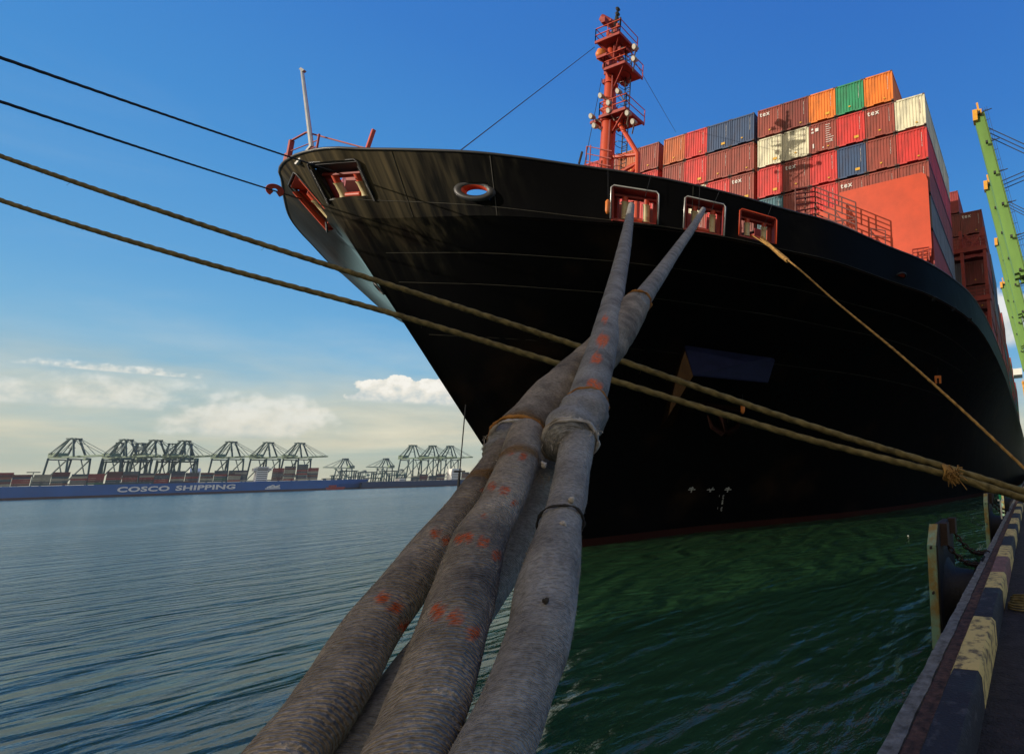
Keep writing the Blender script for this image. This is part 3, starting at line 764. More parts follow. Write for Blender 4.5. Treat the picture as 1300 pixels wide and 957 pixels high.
CW, CH, CL = 2.438, 2.77, 12.19
def cont_mesh(hires=True, L=CL):
    mb = MB(); x0, x1 = .06, CW - .06
    if not hires:
        mb.box(.02, CW - .02, .02, L, 0, CH); return mb
    z0, z1 = .16, CH - .1; d = .045
    # front end: pressed ribs
    n = 9; pit = (x1 - x0) / n; xs = []
    for i in range(n):
        a = x0 + i * pit; xs += [(a, 0), (a + pit * .3, 0), (a + pit * .42, d), (a + pit * .85, d), (a + pit * .97, 0)]
    xs.append((x1, 0))
    for i in range(len(xs) - 1):
        (a, da), (b, db) = xs[i], xs[i + 1]
        mb.quad((a, .02 + da, z0), (b, .02 + db, z0), (b, .02 + db, z1), (a, .02 + da, z1))
    # sides (both) with ribs, roof, floor, far end
    m = 40; pit = (L - .2) / m
    for X, sg in ((CW - .02, -1), (.02, 1)):
        ys = []
        for i in range(m):
            a = .1 + i * pit; ys += [(a, 0), (a + pit * .3, 0), (a + pit * .5, .036), (a + pit * .8, .036)]
        ys.append((L - .1, 0))
        for i in range(len(ys) - 1):
            (a, da), (b, db) = ys[i], ys[i + 1]
            q = [(X + sg * da, a, z0), (X + sg * db, b, z0), (X + sg * db, b, z1), (X + sg * da, a, z1)]
            mb.add(q if sg < 0 else q[::-1], [(0, 1, 2, 3)])
    mb.box(.03, CW - .03, .06, L - .03, CH - .09, CH - .03); mb.box(.03, CW - .03, .05, L - .03, .1, .16); mb.box(.04, CW - .04, L - .05, L - .03, .16, CH - .1)
    return mb
def cont_frame(L=CL):
    mb = MB(); p = .1
    for x in (0, CW - p):
        for y in (0, L - p): mb.box(x, x + p, y, y + p, .12, CH - .12)
    for y in (0, L - .08): mb.box(p, CW - p, y, y + .08, CH - .14, CH - .02); mb.box(p, CW * .32, y, y + .08, .02, .16); mb.box(CW * .68, CW - p, y, y + .08, .02, .16); mb.box(CW * .32, CW * .68, y + .01, y + .07, .10, .16)
    for x in (0, CW - .07): mb.box(x, x + .07, p, L - p, CH - .1, CH - .01); mb.box(x, x + .07, p, L - p, .03, .17)
    for x in (-.004, CW - .17):
        for y in (-.006, L - .17):
            for z in (0, CH - .12): mb.box(x, x + .174, y, y + .176, z, z + .12)
    return mb
def cont_cast(L=CL):
    mb = MB()
    for x in (-.004, CW - .17):
        for y in (-.006, L - .17):
            for z in (0, CH - .12): mb.box(x, x + .174, y, y + .176, z, z + .12)
    return mb
def getmesh(key, maker, m):
    if key not in CMESH:
        mb = maker(); me = bpy.data.meshes.new(key[0]); me.from_pydata([tuple(v) for v in mb.v], [], mb.f); me.materials.append(m); me.update(); CMESH[key] = me
    return CMESH[key]
MAT['casting'] = mat('corner_casting', (.09, .05, .04), .7, scale=6, var=.4)
MAT['sticker'] = mat('yellow_sticker', (.75, .42, .03), .5, scale=9, var=.3)
MAT['print'] = mat('white_lettering', (.75, .73, .68), .6, scale=9, var=.2)
MAT['print_red'] = mat('plum_lettering', (.25, .04, .08), .6, scale=9, var=.2)
# printed marks shared by the containers
rr = random.Random(3)
def code_mesh(v):
    mb = MB(); r = random.Random(v); x = CW * .82
    z = 2.3
    while z > 1.15: mb.box(x, x + .035, -.006, .004, z - r.uniform(.04, .09), z); z -= .125
    return mb
def sticker_mesh(v):
    mb = MB(); r = random.Random(v * 5)
    if v % 3 == 0: mb.box(CW * .62, CW * .78, -.008, .006, .42, .64)
    elif v % 3 == 1: mb.box(CW * .45, CW * .52, -.008, .006, .5, .62)
    else: mb.box(CW * .66, CW * .73, -.008, .006, .34, .44)
    return mb
TEX = None
def child(o, name, me):
    c = bpy.data.objects.new(name, me); COL.objects.link(c); c.parent = o; return c
NC = 0
def container(colname, x, y, z, label, group, lod=2, logo=False, L=CL, code=True):
    """x, y, z: the lower left front corner seen from ahead"""
    global TEX, NC; NC += 1
    m = cmat(colname, COLS[colname], (COLS[colname][0] * .42 + .02, COLS[colname][1] * .45 + .01, COLS[colname][2] * .5 + .005))
    o = bpy.data.objects.new('shipping_container', getmesh(('container_body', colname, lod > 0, L), lambda: cont_mesh(lod > 0, L), m)); COL.objects.link(o); o.location = (x, y, z)
    tag(o, label, 'container', group)
    if lod > 0:
        fme = getmesh(('container_frame', colname, L), lambda: cont_frame(L), m)
        if len(fme.materials) == 1:
            fme.materials.append(MAT['casting'])
            for p in fme.polygons[-48:]: p.material_index = 1
        child(o, 'frame', fme)
    if lod > 1:
        v = (NC * 7) % 6
        if code: child(o, 'number_lettering', getmesh(('number_lettering', v, colname == 'cream'), lambda: code_mesh(v), MAT['print_red' if colname == 'cream' else 'print']))
        child(o, 'warning_sticker', getmesh(('warning_sticker', v), lambda: sticker_mesh(v), MAT['sticker']))
    if logo:
        if TEX is None:
            T = text_mesh('tex', .62, Matrix.Translation((.22, -.004, 2.05)) @ Matrix.Rotation(R_(90), 4, 'X'), MAT['print'], 'lettering', None, extrude=.006, bold=.012, spacing=1.25)
            TEX = T.data; bpy.data.objects.remove(T)
        child(o, 'lettering', TEX)
    return o
TZ = 32.173; TH = 2.9086; PX = 2.5; Y0 = 34.37
ORD = ['first', 'second', 'third', 'fourth', 'fifth', 'sixth', 'seventh', 'eighth']
TIER = ['top tier', 'second tier down', 'third tier down', 'fourth tier down', 'fifth tier down', 'sixth tier down']
BLK = ['right block', 'middle block', 'left block']
tab0 = [['brown*', 'maroon', 'orange', 'green', 'orange', None], ['cream', 'cream', 'brown#', 'red', 'brown*', 'cream'], ['red', 'brown*', 'red', 'navy', 'brown', 'red'],
        ['teal', 'brown', 'red', 'brown*', 'brown', 'brown'], ['brown', 'red', 'brown', 'navy', 'brown', 'grey'], [None] * 5 + ['dark red']]
tab1 = [['rust orange', 'red', 'navy', 'navy'], ['brown', 'red', 'brown', 'brown'], ['cream', 'cream', 'red', 'brown*'], ['teal', 'brown', 'red', 'maroon']]
tab2 = [['red', 'brown', 'red', 'brown', 'rust orange', 'brown'], ['brown', 'red', 'navy', 'brown', 'red', 'red'], ['navy', 'red', 'brown', 'red', 'brown', 'red']]
def fill(tab, xoff, blk):
    n = len(tab[0])
    for r, row in enumerate(tab):
        for c, v in enumerate(row):
            if not v: continue
            k = v.strip('*#'); x = xoff + c * PX + .03
            nth = ORD[n - 1 - c] if n - 1 - c < len(ORD) else ''
            lab = '%s container, %s from right, %s, forward stack %s' % (WORD[k], nth, TIER[r], BLK[blk])
            if v.endswith('*'): lab = lab.replace('container', 'container lettered tex')
            o = container(k, x, Y0, TZ - (r + 1) * TH + .05, lab, 'containers in the forward deck stack', 2, v.endswith('*'), code=not v.endswith('#'))
            if v.endswith('#'):
                mb = MB(); q = random.Random(4)
                mb.box(.55, .85, -.006, .006, 2.0, 2.3); mb.box(.2, .42, -.006, .006, 1.9, 2.05); mb.box(.2, .38, -.006, .006, 2.2, 2.36)
                for j in range(9):
                    zz_ = 2.35 - j * .2; mb.box(1.5, 1.5 + q.uniform(.3, .75), -.006, .006, zz_, zz_ + .045)
                mb.box(.3, .42, -.006, .006, .5, .9); mb.box(1.2, 1.3, -.006, .006, .3, .42); mb.box(1.95, 2.08, -.006, .006, .85, 1.0)
                me = bpy.data.meshes.new('printed_marks'); me.from_pydata([tuple(v_) for v_ in mb.v], [], mb.f); me.materials.append(MAT['print']); child(o, 'printed_marks', me)
X0 = -20.38
fill(tab0, X0, 0)
fill(tab1, X0 - .32 - 4 * PX, 1)
fill(tab2, X0 - .32 - 4 * PX - .55 - 6 * PX, 2)
# second bay and the bays that run on towards the stern (outer columns only: the rest are behind them)
side_cols = ['maroon', 'dark red', 'maroon', 'maroon', 'dark red', 'maroon']
BX = -2.85
for r in range(6):
    z = 29.15 - (r + 1) * TH - (.25 if r > 1 else 0) - (.25 if r > 3 else 0)
    if z < 12.2: z = 12.25
    container(side_cols[r], BX - CW, 54, z, '%s container, outermost column of the second bay, %s' % (WORD[side_cols[r]] if r else 'shaded maroon, lettered tex', TIER[r]), 'containers in the second bay', 2, r == 0)
for r in range(7):
    k = ['dark red', 'maroon', 'brown', 'grey', 'maroon', 'dark red', 'brown'][r]
    z = 29.15 + TH - (r + 1) * TH - (.25 if r > 2 else 0) - (.25 if r > 4 else 0)
    if z < 12.2: continue
    container(k, BX - CW - PX, 54, z, '%s shaded container, second column of second bay, %s' % (WORD[k], ['rising above the outer column'] [0] if r == 0 else ORD[r] + ' from its top'), 'containers in the second bay', 1)
bays = [(68.2, 6, ['grey', 'navy', 'grey', 'maroon', 'brown', 'teal']), (82.4, 5, ['brown', 'maroon', 'dark red', 'red', 'brown']), (96.6, 6, ['dark red', 'brown', 'teal', 'maroon', 'red', 'brown']),
        (110.8, 5, ['red', 'brown', 'teal', 'green', 'maroon']), (125, 5, ['green', 'teal', 'brown', 'red', 'maroon']), (139.2, 6, ['brown', 'red', 'green', 'dark red', 'teal', 'maroon']),
        (153.4, 5, ['red', 'brown', 'navy', 'teal', 'brown']), (167.6, 5, ['brown', 'teal', 'green', 'red', 'maroon']), (181.8, 6, ['brown', 'red', 'brown', 'green', 'navy', 'red']),
        (196, 6, ['maroon', 'brown', 'teal', 'red', 'brown', 'navy'])]
BN = ['third', 'fourth', 'fifth', 'sixth', 'seventh', 'eighth', 'ninth', 'tenth', 'eleventh', 'twelfth']
for bi, (y, n, cc) in enumerate(bays):
    for c in range(2 if bi == 0 else 1):
        for r in range(n):
            k = cc[(r + c) % len(cc)]
            container(k, BX - CW - c * PX, y, 12.3 + (n - 1 - r) * TH, '%s container, %s column of the %s bay aft, %s' % (WORD[k], 'outermost' if c == 0 else 'second', BN[bi], TIER[r]), 'containers in the bays towards the stern', 1)
# deckhouse far aft
dh = MB(); dh.box(CX - 22, CX + 22, 240, 254, 12.2, 46); dh.box(CX - 26, CX + 26, 240, 250, 42.5, 45.5); dh.build('deckhouse', MAT['white'], ship)

# ------------------------------------------------------------------ ropes
def fiber(name, c, c2, bump=.004):
    m, nt, b = newmat(name); L = nt.links.new
    tc = nd(nt, 'ShaderNodeTexCoord')
    n = nd(nt, 'ShaderNodeTexNoise', i_Scale=9., i_Detail=6.); L(tc.outputs['Object'], n.inputs['Vector'])
    n2 = nd(nt, 'ShaderNodeTexNoise', i_Scale=160., i_Detail=3.); L(tc.outputs['Object'], n2.inputs['Vector'])
    r = ramp(nt, n.outputs['Fac'], [(.32, c2), (.62, c)]); L(r.outputs[0], b.inputs['Base Color'])
    bp = nd(nt, 'ShaderNodeBump', i_Strength=.8, i_Distance=bump); L(n2.outputs['Fac'], bp.inputs['Height']); L(bp.outputs[0], b.inputs['Normal'])
    b.inputs['Roughness'].default_value = .95; b.inputs['Specular IOR Level'].default_value = .1
    return m
MAT['rope'] = fiber('hemp_coloured_rope', (.20, .16, .07), (.08, .065, .03))
MAT['rope_dark'] = fiber('dark_rope', (.06, .055, .05), (.03, .03, .03))
MAT['rope_gold'] = fiber('golden_rope', (.45, .26, .08), (.22, .12, .04))

def catmull(pts, n=8):
    P_ = [pts[0]] + list(pts) + [pts[-1]]; out = []
    for i in range(1, len(P_) - 2):
        p0, p1, p2, p3 = P_[i - 1:i + 3]
        for k in range(n):
            t = k / n
            out.append(tuple(.5 * (2 * b + (c - a) * t + (2 * a - 5 * b + 4 * c - d) * t * t + (3 * b - a - 3 * c + d) * t ** 3) for a, b, c, d in zip(p0, p1, p2, p3)))
    out.append(tuple(pts[-1])); return out
def rope3d(pts, r, step, seg, twist, m, name, origin, lab, cat='mooring rope', group=None, lobes=3, amp=.16, fray=0):
    """pts 3-D control points; resampled evenly; strands laid as lobes that turn with length"""
    cp = [Vector(p) for p in catmull([tuple(p) for p in pts], 24)]
    L = [0]
    for i in range(1, len(cp)): L.append(L[-1] + (cp[i] - cp[i - 1]).length)
    n = int(L[-1] / step) + 2; q = []
    j = 0
    for i in range(n):
        s = L[-1] * i / (n - 1)
        while j < len(L) - 2 and L[j + 1] < s: j += 1
        q.append(cp[j].lerp(cp[j + 1], (s - L[j]) / max(1e-9, L[j + 1] - L[j])))
    mb = MB(); rg = random.Random(len(name))
    mb.tube(q, r, seg, prof=(lambda a, s, i: 1 - amp + 2 * amp * abs(math.cos((a * lobes - s * twist) / 2)) ** .8) if amp else None)
    for k in range(fray):
        c_ = q[rg.randrange(len(q))]; d = Vector((rg.uniform(-1, 1), rg.uniform(-1, 1), rg.uniform(-1, .6))).normalized()
        mb.tube([c_ + d * r * .8, c_ + d * r * rg.uniform(1.3, 2.6) + Vector((0, 0, -r * .3))], .0018 if r < .06 else .003, 3)
    o = mb.build(name, m, None, smooth=True, origin=origin); tag(o, lab, cat, group); return o
# thick stern lines of the next berth's ship, crossing in front of the bow, knotted together near the quay
def L2(x, y, d): return at(x, y, d)
ropeA = [L2(-700, -80, 13.5), L2(-300, 88, 10.2), L2(0, 198, 8.4), L2(240, 280, 7.6), L2(480, 357, 7.0), L2(730, 438, 6.5), L2(1000, 531, 6.0), L2(1197, 592, 5.7), L2(1290, 621, 5.6), L2(1420, 664, 5.5), L2(1640, 760, 5.4)]
ropeB = [L2(-700, -10, 13.2), L2(-300, 147, 10.), L2(0, 254, 8.3), L2(240, 328, 7.5), L2(480, 393, 6.9), L2(700, 459, 6.4), L2(1000, 550, 5.9), L2(1197, 601, 5.62), L2(1290, 630, 5.52), L2(1420, 676, 5.42), L2(1640, 775, 5.3)]
rope3d(ropeA, .036, .02, 14, 26, MAT['rope'], 'mooring_rope', (0, 0, 0), 'upper of the two thick twisted ropes crossing the bow, frayed on the left', fray=130)
rope3d(ropeB, .036, .02, 14, 26, MAT['rope'], 'mooring_rope', (0, 0, 0), 'lower of the two thick twisted ropes crossing the bow', fray=60)
rope3d([L2(1212, 603, 5.6), L2(1250, 619, 5.55), L2(1290, 629, 5.5), L2(1420, 672, 5.4), L2(1640, 770, 5.3)], .034, .02, 12, 24, MAT['rope'], 'mooring_rope', (0, 0, 0), 'short twisted rope running right from the orange knot to the quay', fray=30)
# knot lashing
kn = MB(); rg = random.Random(5)
for k in range(9):
    x = 1198 + k * 2.2; a = L2(x, 590 + k * 1.0, 5.62); b = L2(x + 1, 608 + k * .6, 5.6)
    c_ = (a + b) / 2; pts = []
    for i in range(13):
        th = 2 * math.pi * i / 12; pts.append(c_ + (a - b) * .56 * math.cos(th) + ray(x, 600).normalized() * .06 * math.sin(th) + Vector((.012 * math.sin(3 * th), 0, 0)))
    kn.tube(pts, .012, 6)
for k in range(30):
    c_ = L2(1200 + rg.random() * 18, 596 + rg.random() * 14, 5.52); d = Vector((rg.uniform(-1, 1), rg.uniform(-.5, .3), rg.uniform(-1, 1))).normalized()
    kn.tube([c_, c_ + d * .07, c_ + d * .1 + Vector((.02, 0, -.03))], .006, 4)
tag(kn.build('rope_knot', MAT['rope_gold'], smooth=True), 'orange brown lashing knot tying the two thick ropes together over the quay edge', 'rope knot')

# the thin bow lines leading left to a bollard behind the viewer
w0 = WIN[3]; w1 = WIN[4]
def wpt(w_, f=.5, g=.5, ins=.25):
    p, t, n = onarc(w_[0] + (w_[1] - w_[0]) * f); return BP(w_[0] + (w_[1] - w_[0]) * f, w_[2] + (w_[3] - w_[2]) * g, -ins)
def bowline(start_px, start, lab, ys):
    # straight line from the window towards a quay bollard; depth falls linearly in 1/d
    d0 = pr(start)[2]; pts = [start]
    for (x, y, d) in ys: pts.append(at(x, y, d))
    return rope3d(pts, .030, .05, 8, 20, MAT['rope_dark'], 'bow_line', (0, 0, 0), lab, amp=.1)
s0 = wpt(w0, .35, .45, .3); s1 = wpt(w1, .5, .5, .3)
def on_px(x, y, w_, ins):       # point on the sight line just inside the window
    a_, z_ = find_arc(x, y); d_ = pr(BP(a_, z_))[2]; return at(x, y, d_ + ins)
s0 = on_px(430, 220, None, .4); s1 = on_px(384, 253.5, None, .35)
def lin_pts(p0, x1, y1, d1): e_ = at(x1, y1, d1); return [p0.lerp(e_, k / 12) - Vector((0, 0, .05 * math.sin(math.pi * k / 12))) for k in range(13)]
rope3d(lin_pts(s0, -1400, -418, 2.5), .026, .05, 8, 20, MAT['rope_dark'], 'bow_line', (0, 0, 0), 'uppermost dark bow line from the large bow window to the upper left', amp=.1)
rope3d(lin_pts(s1, -1400, -339, 2.5), .026, .05, 8, 20, MAT['rope_dark'], 'bow_line', (0, 0, 0), 'dark bow line carrying a red rat guard, second from the top', amp=.1)
# rat guard
rg_ = MB(); e_ = at(-1400, -339, 2.5); c_ = min((s1.lerp(e_, k / 2000) for k in range(400)), key=lambda q_: abs(pr(q_)[0] - 349)); u = (e_ - s1).normalized(); w_ = Vector((0, 0, 1)); v_ = u.cross(w_).normalized(); w_ = v_.cross(u)
seg = 20; prof_ = []
pts_o = []
for i in range(seg + 1):
    a = R_(-70) + R_(320) * i / seg if 0 else R_(-60) + R_(300) * i / seg
    pts_o.append((math.cos(a), math.sin(a)))
for th in (-.012, .012):
    o = len(rg_.v)
    for cx_, sy_ in pts_o: rg_.v.append(c_ + (v_ * cx_ + w_ * sy_) * .22 + u * th); rg_.v.append(c_ + (v_ * cx_ + w_ * sy_) * .07 + u * th)
    for i in range(seg): rg_.f.append([o + 2 * i, o + 2 * i + 2, o + 2 * i + 3, o + 2 * i + 1])
rg_.tube([c_ + (v_ * a + w_ * b) * .22 for a, b in pts_o], .018, 5)
tag(rg_.build('rat_guard', MAT['red_dark'], None, origin=tuple(c_)), 'red split disc rat guard clamped on the thin bow line beside the bow', 'rat guard')

# golden line from the third window down to the quay
w3 = WIN[2]; s3 = wpt(w3, .4, .25, .3)
gl = [s3]
for (x, y, d) in ((1000, 330, 15.), (1060, 382, 12.5), (1140, 448, 10.3), (1220, 519, 8.8), (1298, 592, 7.7), (1420, 706, 6.5), (1600, 880, 5.3)): gl.append(at(x, y, d))
rope3d(gl, .024, .03, 8, 30, MAT['rope_gold'], 'mooring_rope', (0, 0, 0), 'thin golden line from the rightmost bow window down to the quay at right', fray=40)
fz = MB(); pts = [at(x, y, d) for x, y, d in ((967, 302, 16.6), (978, 313, 16.), (990, 323, 15.4), (1000, 331, 14.95))]
fz.tube(pts, .06, 8, prof=lambda a, s, i: 1 + .3 * math.sin(a * 3 + s * 9)); tag(fz.build('chafing_sleeve', MAT['rope_gold'], None), 'frayed golden sleeve round the thin line just below the rightmost window', 'rope sleeve')

# ---- the big sleeved mooring lines of the foreground
def sleeve_mat(name, c, c2, rows=60., rowamt=.5, disp=.004, dirt=(.05, .045, .045)):
    m, nt, b = newmat(name); L = nt.links.new
    tc = nd(nt, 'ShaderNodeTexCoord'); uv = nd(nt, 'ShaderNodeUVMap')
    n = nd(nt, 'ShaderNodeTexNoise', i_Scale=7., i_Detail=7., i_Roughness=.65); L(tc.outputs['Object'], n.inputs['Vector'])
    r = ramp(nt, n.outputs['Fac'], [(.28, dirt), (.42, c2), (.66, c)])
    at_ = nd(nt, 'ShaderNodeAttribute', attribute_name='paint')
    # worn sprayed marks
    n3 = nd(nt, 'ShaderNodeTexNoise', i_Scale=90., i_Detail=2.); L(tc.outputs['Object'], n3.inputs['Vector'])
    mm = nd(nt, 'ShaderNodeMapRange'); L(n3.outputs['Fac'], mm.inputs[0]); mm.inputs[1].default_value = .35; mm.inputs[2].default_value = .55; mm.inputs[3].default_value = .35
    ml = nd(nt, 'ShaderNodeMath', operation='MULTIPLY'); L(at_.outputs['Fac'], ml.inputs[0]); L(mm.outputs[0], ml.inputs[1]); ml.use_clamp = True
    mx_ = nd(nt, 'ShaderNodeMix', data_type='RGBA'); L(ml.outputs[0], mx_.inputs[0]); L(r.outputs[0], mx_.inputs[6]); mx_.inputs[7].default_value = (.95, .15, .012, 1)
    a2 = nd(nt, 'ShaderNodeAttribute', attribute_name='band')
    m2 = nd(nt, 'ShaderNodeMix', data_type='RGBA'); L(a2.outputs['Fac'], m2.inputs[0]); L(mx_.outputs[2], m2.inputs[6]); m2.inputs[7].default_value = (.34, .17, .035, 1)
    # woven rows across the sleeve (uv.y is metres along, uv.x is metres around)
    mp = nd(nt, 'ShaderNodeMapping'); mp.inputs['Scale'].default_value = (85, 160, 1); L(uv.outputs[0], mp.inputs[0])
    nw = nd(nt, 'ShaderNodeTexNoise', i_Scale=1., i_Detail=3., i_Roughness=.6, i_Distortion=.5); L(mp.outputs[0], nw.inputs['Vector'])
    mp2 = nd(nt, 'ShaderNodeMapping'); mp2.inputs['Scale'].default_value = (3.5, 16, 1); mp2.inputs['Rotation'].default_value = (0, 0, .35); L(uv.outputs[0], mp2.inputs[0])
    nf = nd(nt, 'ShaderNodeTexNoise', i_Scale=1., i_Detail=4.); L(mp2.outputs[0], nf.inputs['Vector'])
    wv = nd(nt, 'ShaderNodeTexWave', wave_type='BANDS', bands_direction='Y', i_Scale=rows, i_Distortion=9., i_Detail=3.); wv.inputs['Detail Scale'].default_value = .55
    mpw = nd(nt, 'ShaderNodeMapping'); mpw.inputs['Scale'].default_value = (.6, 1, 1); L(uv.outputs[0], mpw.inputs[0]); L(mpw.outputs[0], wv.inputs['Vector'])
    wm = nd(nt, 'ShaderNodeMath', operation='MULTIPLY_ADD'); L(wv.outputs['Fac'], wm.inputs[0]); wm.inputs[1].default_value = rowamt; L(nw.outputs['Fac'], wm.inputs[2])
    ad = nd(nt, 'ShaderNodeMath', operation='MULTIPLY_ADD'); L(nf.outputs['Fac'], ad.inputs[0]); ad.inputs[1].default_value = 2.5; L(wm.outputs[0], ad.inputs[2])
    bp = nd(nt, 'ShaderNodeBump', i_Strength=1., i_Distance=disp); L(ad.outputs[0], bp.inputs['Height']); L(bp.outputs[0], b.inputs['Normal'])
    # weave noise keeps thread crowns pale and darkens the hollows between
    dk_ = nd(nt, 'ShaderNodeMix', data_type='RGBA', blend_type='MULTIPLY'); dk_.inputs[0].default_value = .6; L(m2.outputs[2], dk_.inputs[6])
    rw = ramp(nt, nw.outputs['Fac'], [(.34, (.28, .27, .26)), (.58, (1, 1, 1))]); L(rw.outputs[0], dk_.inputs[7])
    L(dk_.outputs[2], b.inputs['Base Color'])
    b.inputs['Roughness'].default_value = .95; b.inputs['Specular IOR Level'].default_value = .12
    b.inputs['Sheen Weight'].default_value = .15
    return m
MAT['sleeve_brown'] = sleeve_mat('woven_brown_sleeve', (.74, .60, .43), (.34, .27, .19), disp=.02, rows=46., rowamt=.45)
MAT['sleeve_grey'] = sleeve_mat('canvas_grey_sleeve', (.42, .40, .36), (.24, .225, .20), disp=.006, rows=80., rowamt=.3)
def invd(y): return .059 + max(0, y - 262) * (1.16 / 603)
from mathutils import noise as mn
MAT['fuzz'] = fiber('sleeve_fuzz', (.42, .36, .28), (.3, .26, .2))
def sleeve(ctrl, name, m, lab, dep=1., spots=(), bands=(), parent=None, lump=.06, seg=56, n=9, cat='mooring rope', tip=None, seed=0, fold=0., hem=(), fuzz=0):
    """ctrl: (x, y, width) in photo pixels along the rope; turned into a round rope of true width at true distance"""
    c = catmull(ctrl, n); pts = []; rad = []
    for x, y, w in c:
        d = dep / invd(y)
        pts.append(at(x, y, d)); rad.append(w / 2 * d / F)
    mb = MB()
    def pf(a, s, i):
        p = Vector((math.cos(a) * 1.2, math.sin(a) * 1.2, s * 6 + seed * 9.7)); q = 1 + lump * mn.noise(p) + lump * .5 * mn.noise(p * 3.1)
        if fold: q += fold * math.sin(s / rad[i] * 3.6 + 1.5 * math.sin(a + seed) + a)* (.5 + .5 * mn.noise(p * 2))
        return q
    mb.tube(pts, rad, seg, prof=pf)
    o = mb.build(name, m, parent, smooth=True)
    if fuzz:
        fm_ = MB(); rz = random.Random(seed + 50); nn_ = len(pts)
        for _ in range(fuzz):
            i = int(rz.random() ** 1.3 * (nn_ - 2)); k = rz.randrange(seg); t_ = rz.random(); a_ = mb.v[i * seg + k].lerp(mb.v[(i + 1) * seg + (k + 1) % seg], t_)
            nr = (a_ - pts[i].lerp(pts[i + 1], t_)).normalized(); ax_ = (pts[i + 1] - pts[i]).normalized(); l_ = rz.uniform(.0015, .005) * (1 + .25 * (1 / max(.1, invd(pr(a_)[1])) - .8) * .3)
            dr = (nr * rz.uniform(.3, 1) + ax_ * rz.uniform(-1, 1) + nr.cross(ax_) * rz.uniform(-.9, .9)).normalized()
            fm_.tube([a_ - nr * .001, a_ + dr * l_ * .6, a_ + dr * l_ + nr.cross(ax_) * l_ * rz.uniform(-.4, .4)], [.0004, .00035, .0002], 3, cap=False)
        fo_z = fm_.build('surface_fuzz', MAT['fuzz'], o if parent is None else parent); fo_z['kind'] = 'stuff'
    if parent is None: tag(o, lab, cat)
    me = o.data
    uvl = me.uv_layers.new(name='UVMap'); al = [0]
    for i in range(1, len(pts)): al.append(al[-1] + (pts[i] - pts[i - 1]).length)
    nv = len(pts) * seg
    for lp in me.loops:
        vi = lp.vertex_index
        if vi < nv:
            i, k = divmod(vi, seg)
            uvl.data[lp.index].uv = (abs(k / seg - .5) * 2 * math.pi * rad[i] + 3, al[i])
    pa_ = me.attributes.new('paint', 'FLOAT', 'POINT'); ba = me.attributes.new('band', 'FLOAT', 'POINT')
    cpt = [Vector(p) for p in pts]
    for vi, v in enumerate(me.vertices):
        if vi >= nv: continue
        i = vi // seg; co = v.co + ORG.get(parent.name, Vector((0, 0, 0))) if parent else v.co
        if spots or bands:
            x, y, d = pr(co)
            face = (co - cpt[i]).dot(-cpt[i]) > 0
            e = 0
            if face:
                for sx, sy, sr in spots:
                    q = math.hypot(x - sx, y - sy) / (sr * .86) * (1 + .3 * mn.noise(Vector((x * .35, y * .35, sr))))
                    e = max(e, min(1, max(0, (1.15 - q) / .3)))
            pa_.data[vi].value = e
            f = 0
            for by, bh in bands:
                cx_, cy_, _ = pr(cpt[i]); q = abs(cy_ + (0) - by) / bh * (1 + .5 * mn.noise(co * 25))
                f = max(f, min(1, max(0, (1.1 - q) / .4)))
            ba.data[vi].value = f
    return o
# right pair, from the leftmost of the three windows: one line down to its wrap, then two legs
wA = WIN[0]; wB = WIN[1]
rA = sleeve([(802, 259, 7), (798, 285, 11), (792, 318, 16), (783, 360, 21), (773, 405, 28), (763, 448, 35), (752, 485, 41), (743, 515, 44), (736, 545, 40)], 'mooring_rope', MAT['sleeve_grey'],
            'grey sleeved mooring line rising from the bundle to the leftmost of three windows', lump=.035, spots=[(765, 432, 9), (757, 455, 8), (752, 488, 8), (760, 491, 6), (768, 405, 5)])
sleeve([(746, 513, 48), (741, 522, 56), (734, 535, 60), (728, 548, 62), (724, 557, 64), (722, 562, 58), (722, 566, 40), (722, 568, 22)], 'wrap', MAT['sleeve_grey'], '', parent=rA, fold=.10, lump=.14, n=22)
hm_ = MB()
rB = sleeve([(893, 266, 6), (880, 288, 9), (858, 319, 12.5), (838, 348, 17), (822, 370, 21), (812, 384, 24), (800, 400, 25)], 'mooring_rope', MAT['sleeve_grey'],
            'grey sleeved line rising to the middle of the three bow windows', dep=1.07, lump=.03)
sB = sleeve([(813, 381, 24), (809, 385, 31), (801, 397, 36), (786, 420, 41), (765, 447, 46), (735, 477, 52), (708, 502, 55), (684, 527, 57), (666, 546, 58), (655, 559, 54), (652, 562, 40)], 'chafing_sleeve', MAT['sleeve_brown'], '', fuzz=900, parent=rB, dep=1.09, lump=.05, fold=.012,
            bands=[(554, 7)])
sleeve([(652, 552, 50), (640, 566, 44), (633, 577, 36), (629, 582, 28)], 'cloth_wrap', MAT['sleeve_grey'], '', parent=rB, dep=1.07, lump=.2, fold=.12, n=20)
L4 = sleeve([(737, 550, 34), (733, 565, 38), (727, 600, 40), (719, 640, 44), (711, 670, 48), (704, 700, 58), (699, 725, 65), (695, 750, 69), (689, 790, 73), (678, 830, 77), (664, 867, 80), (648, 905, 84), (630, 945, 92), (608, 990, 96), (560, 1080, 104)], 'mooring_rope', MAT['sleeve_grey'],
            'rightmost and smoothest grey canvas leg of the rope bundle', fuzz=1800, dep=1.0, lump=.08, seed=4)
L3 = sleeve([(714, 552, 30), (704, 572, 34), (694, 600, 36), (684, 635, 38), (672, 665, 42), (648, 705, 50), (612, 752, 58), (575, 802, 66), (540, 850, 72), (500, 905, 78), (450, 970, 84), (370, 1070, 92)], 'mooring_rope', MAT['sleeve_grey'],
            'dark rope leg passing behind the orange spotted ones in the bundle', dep=1.17, lump=.04, seed=7)
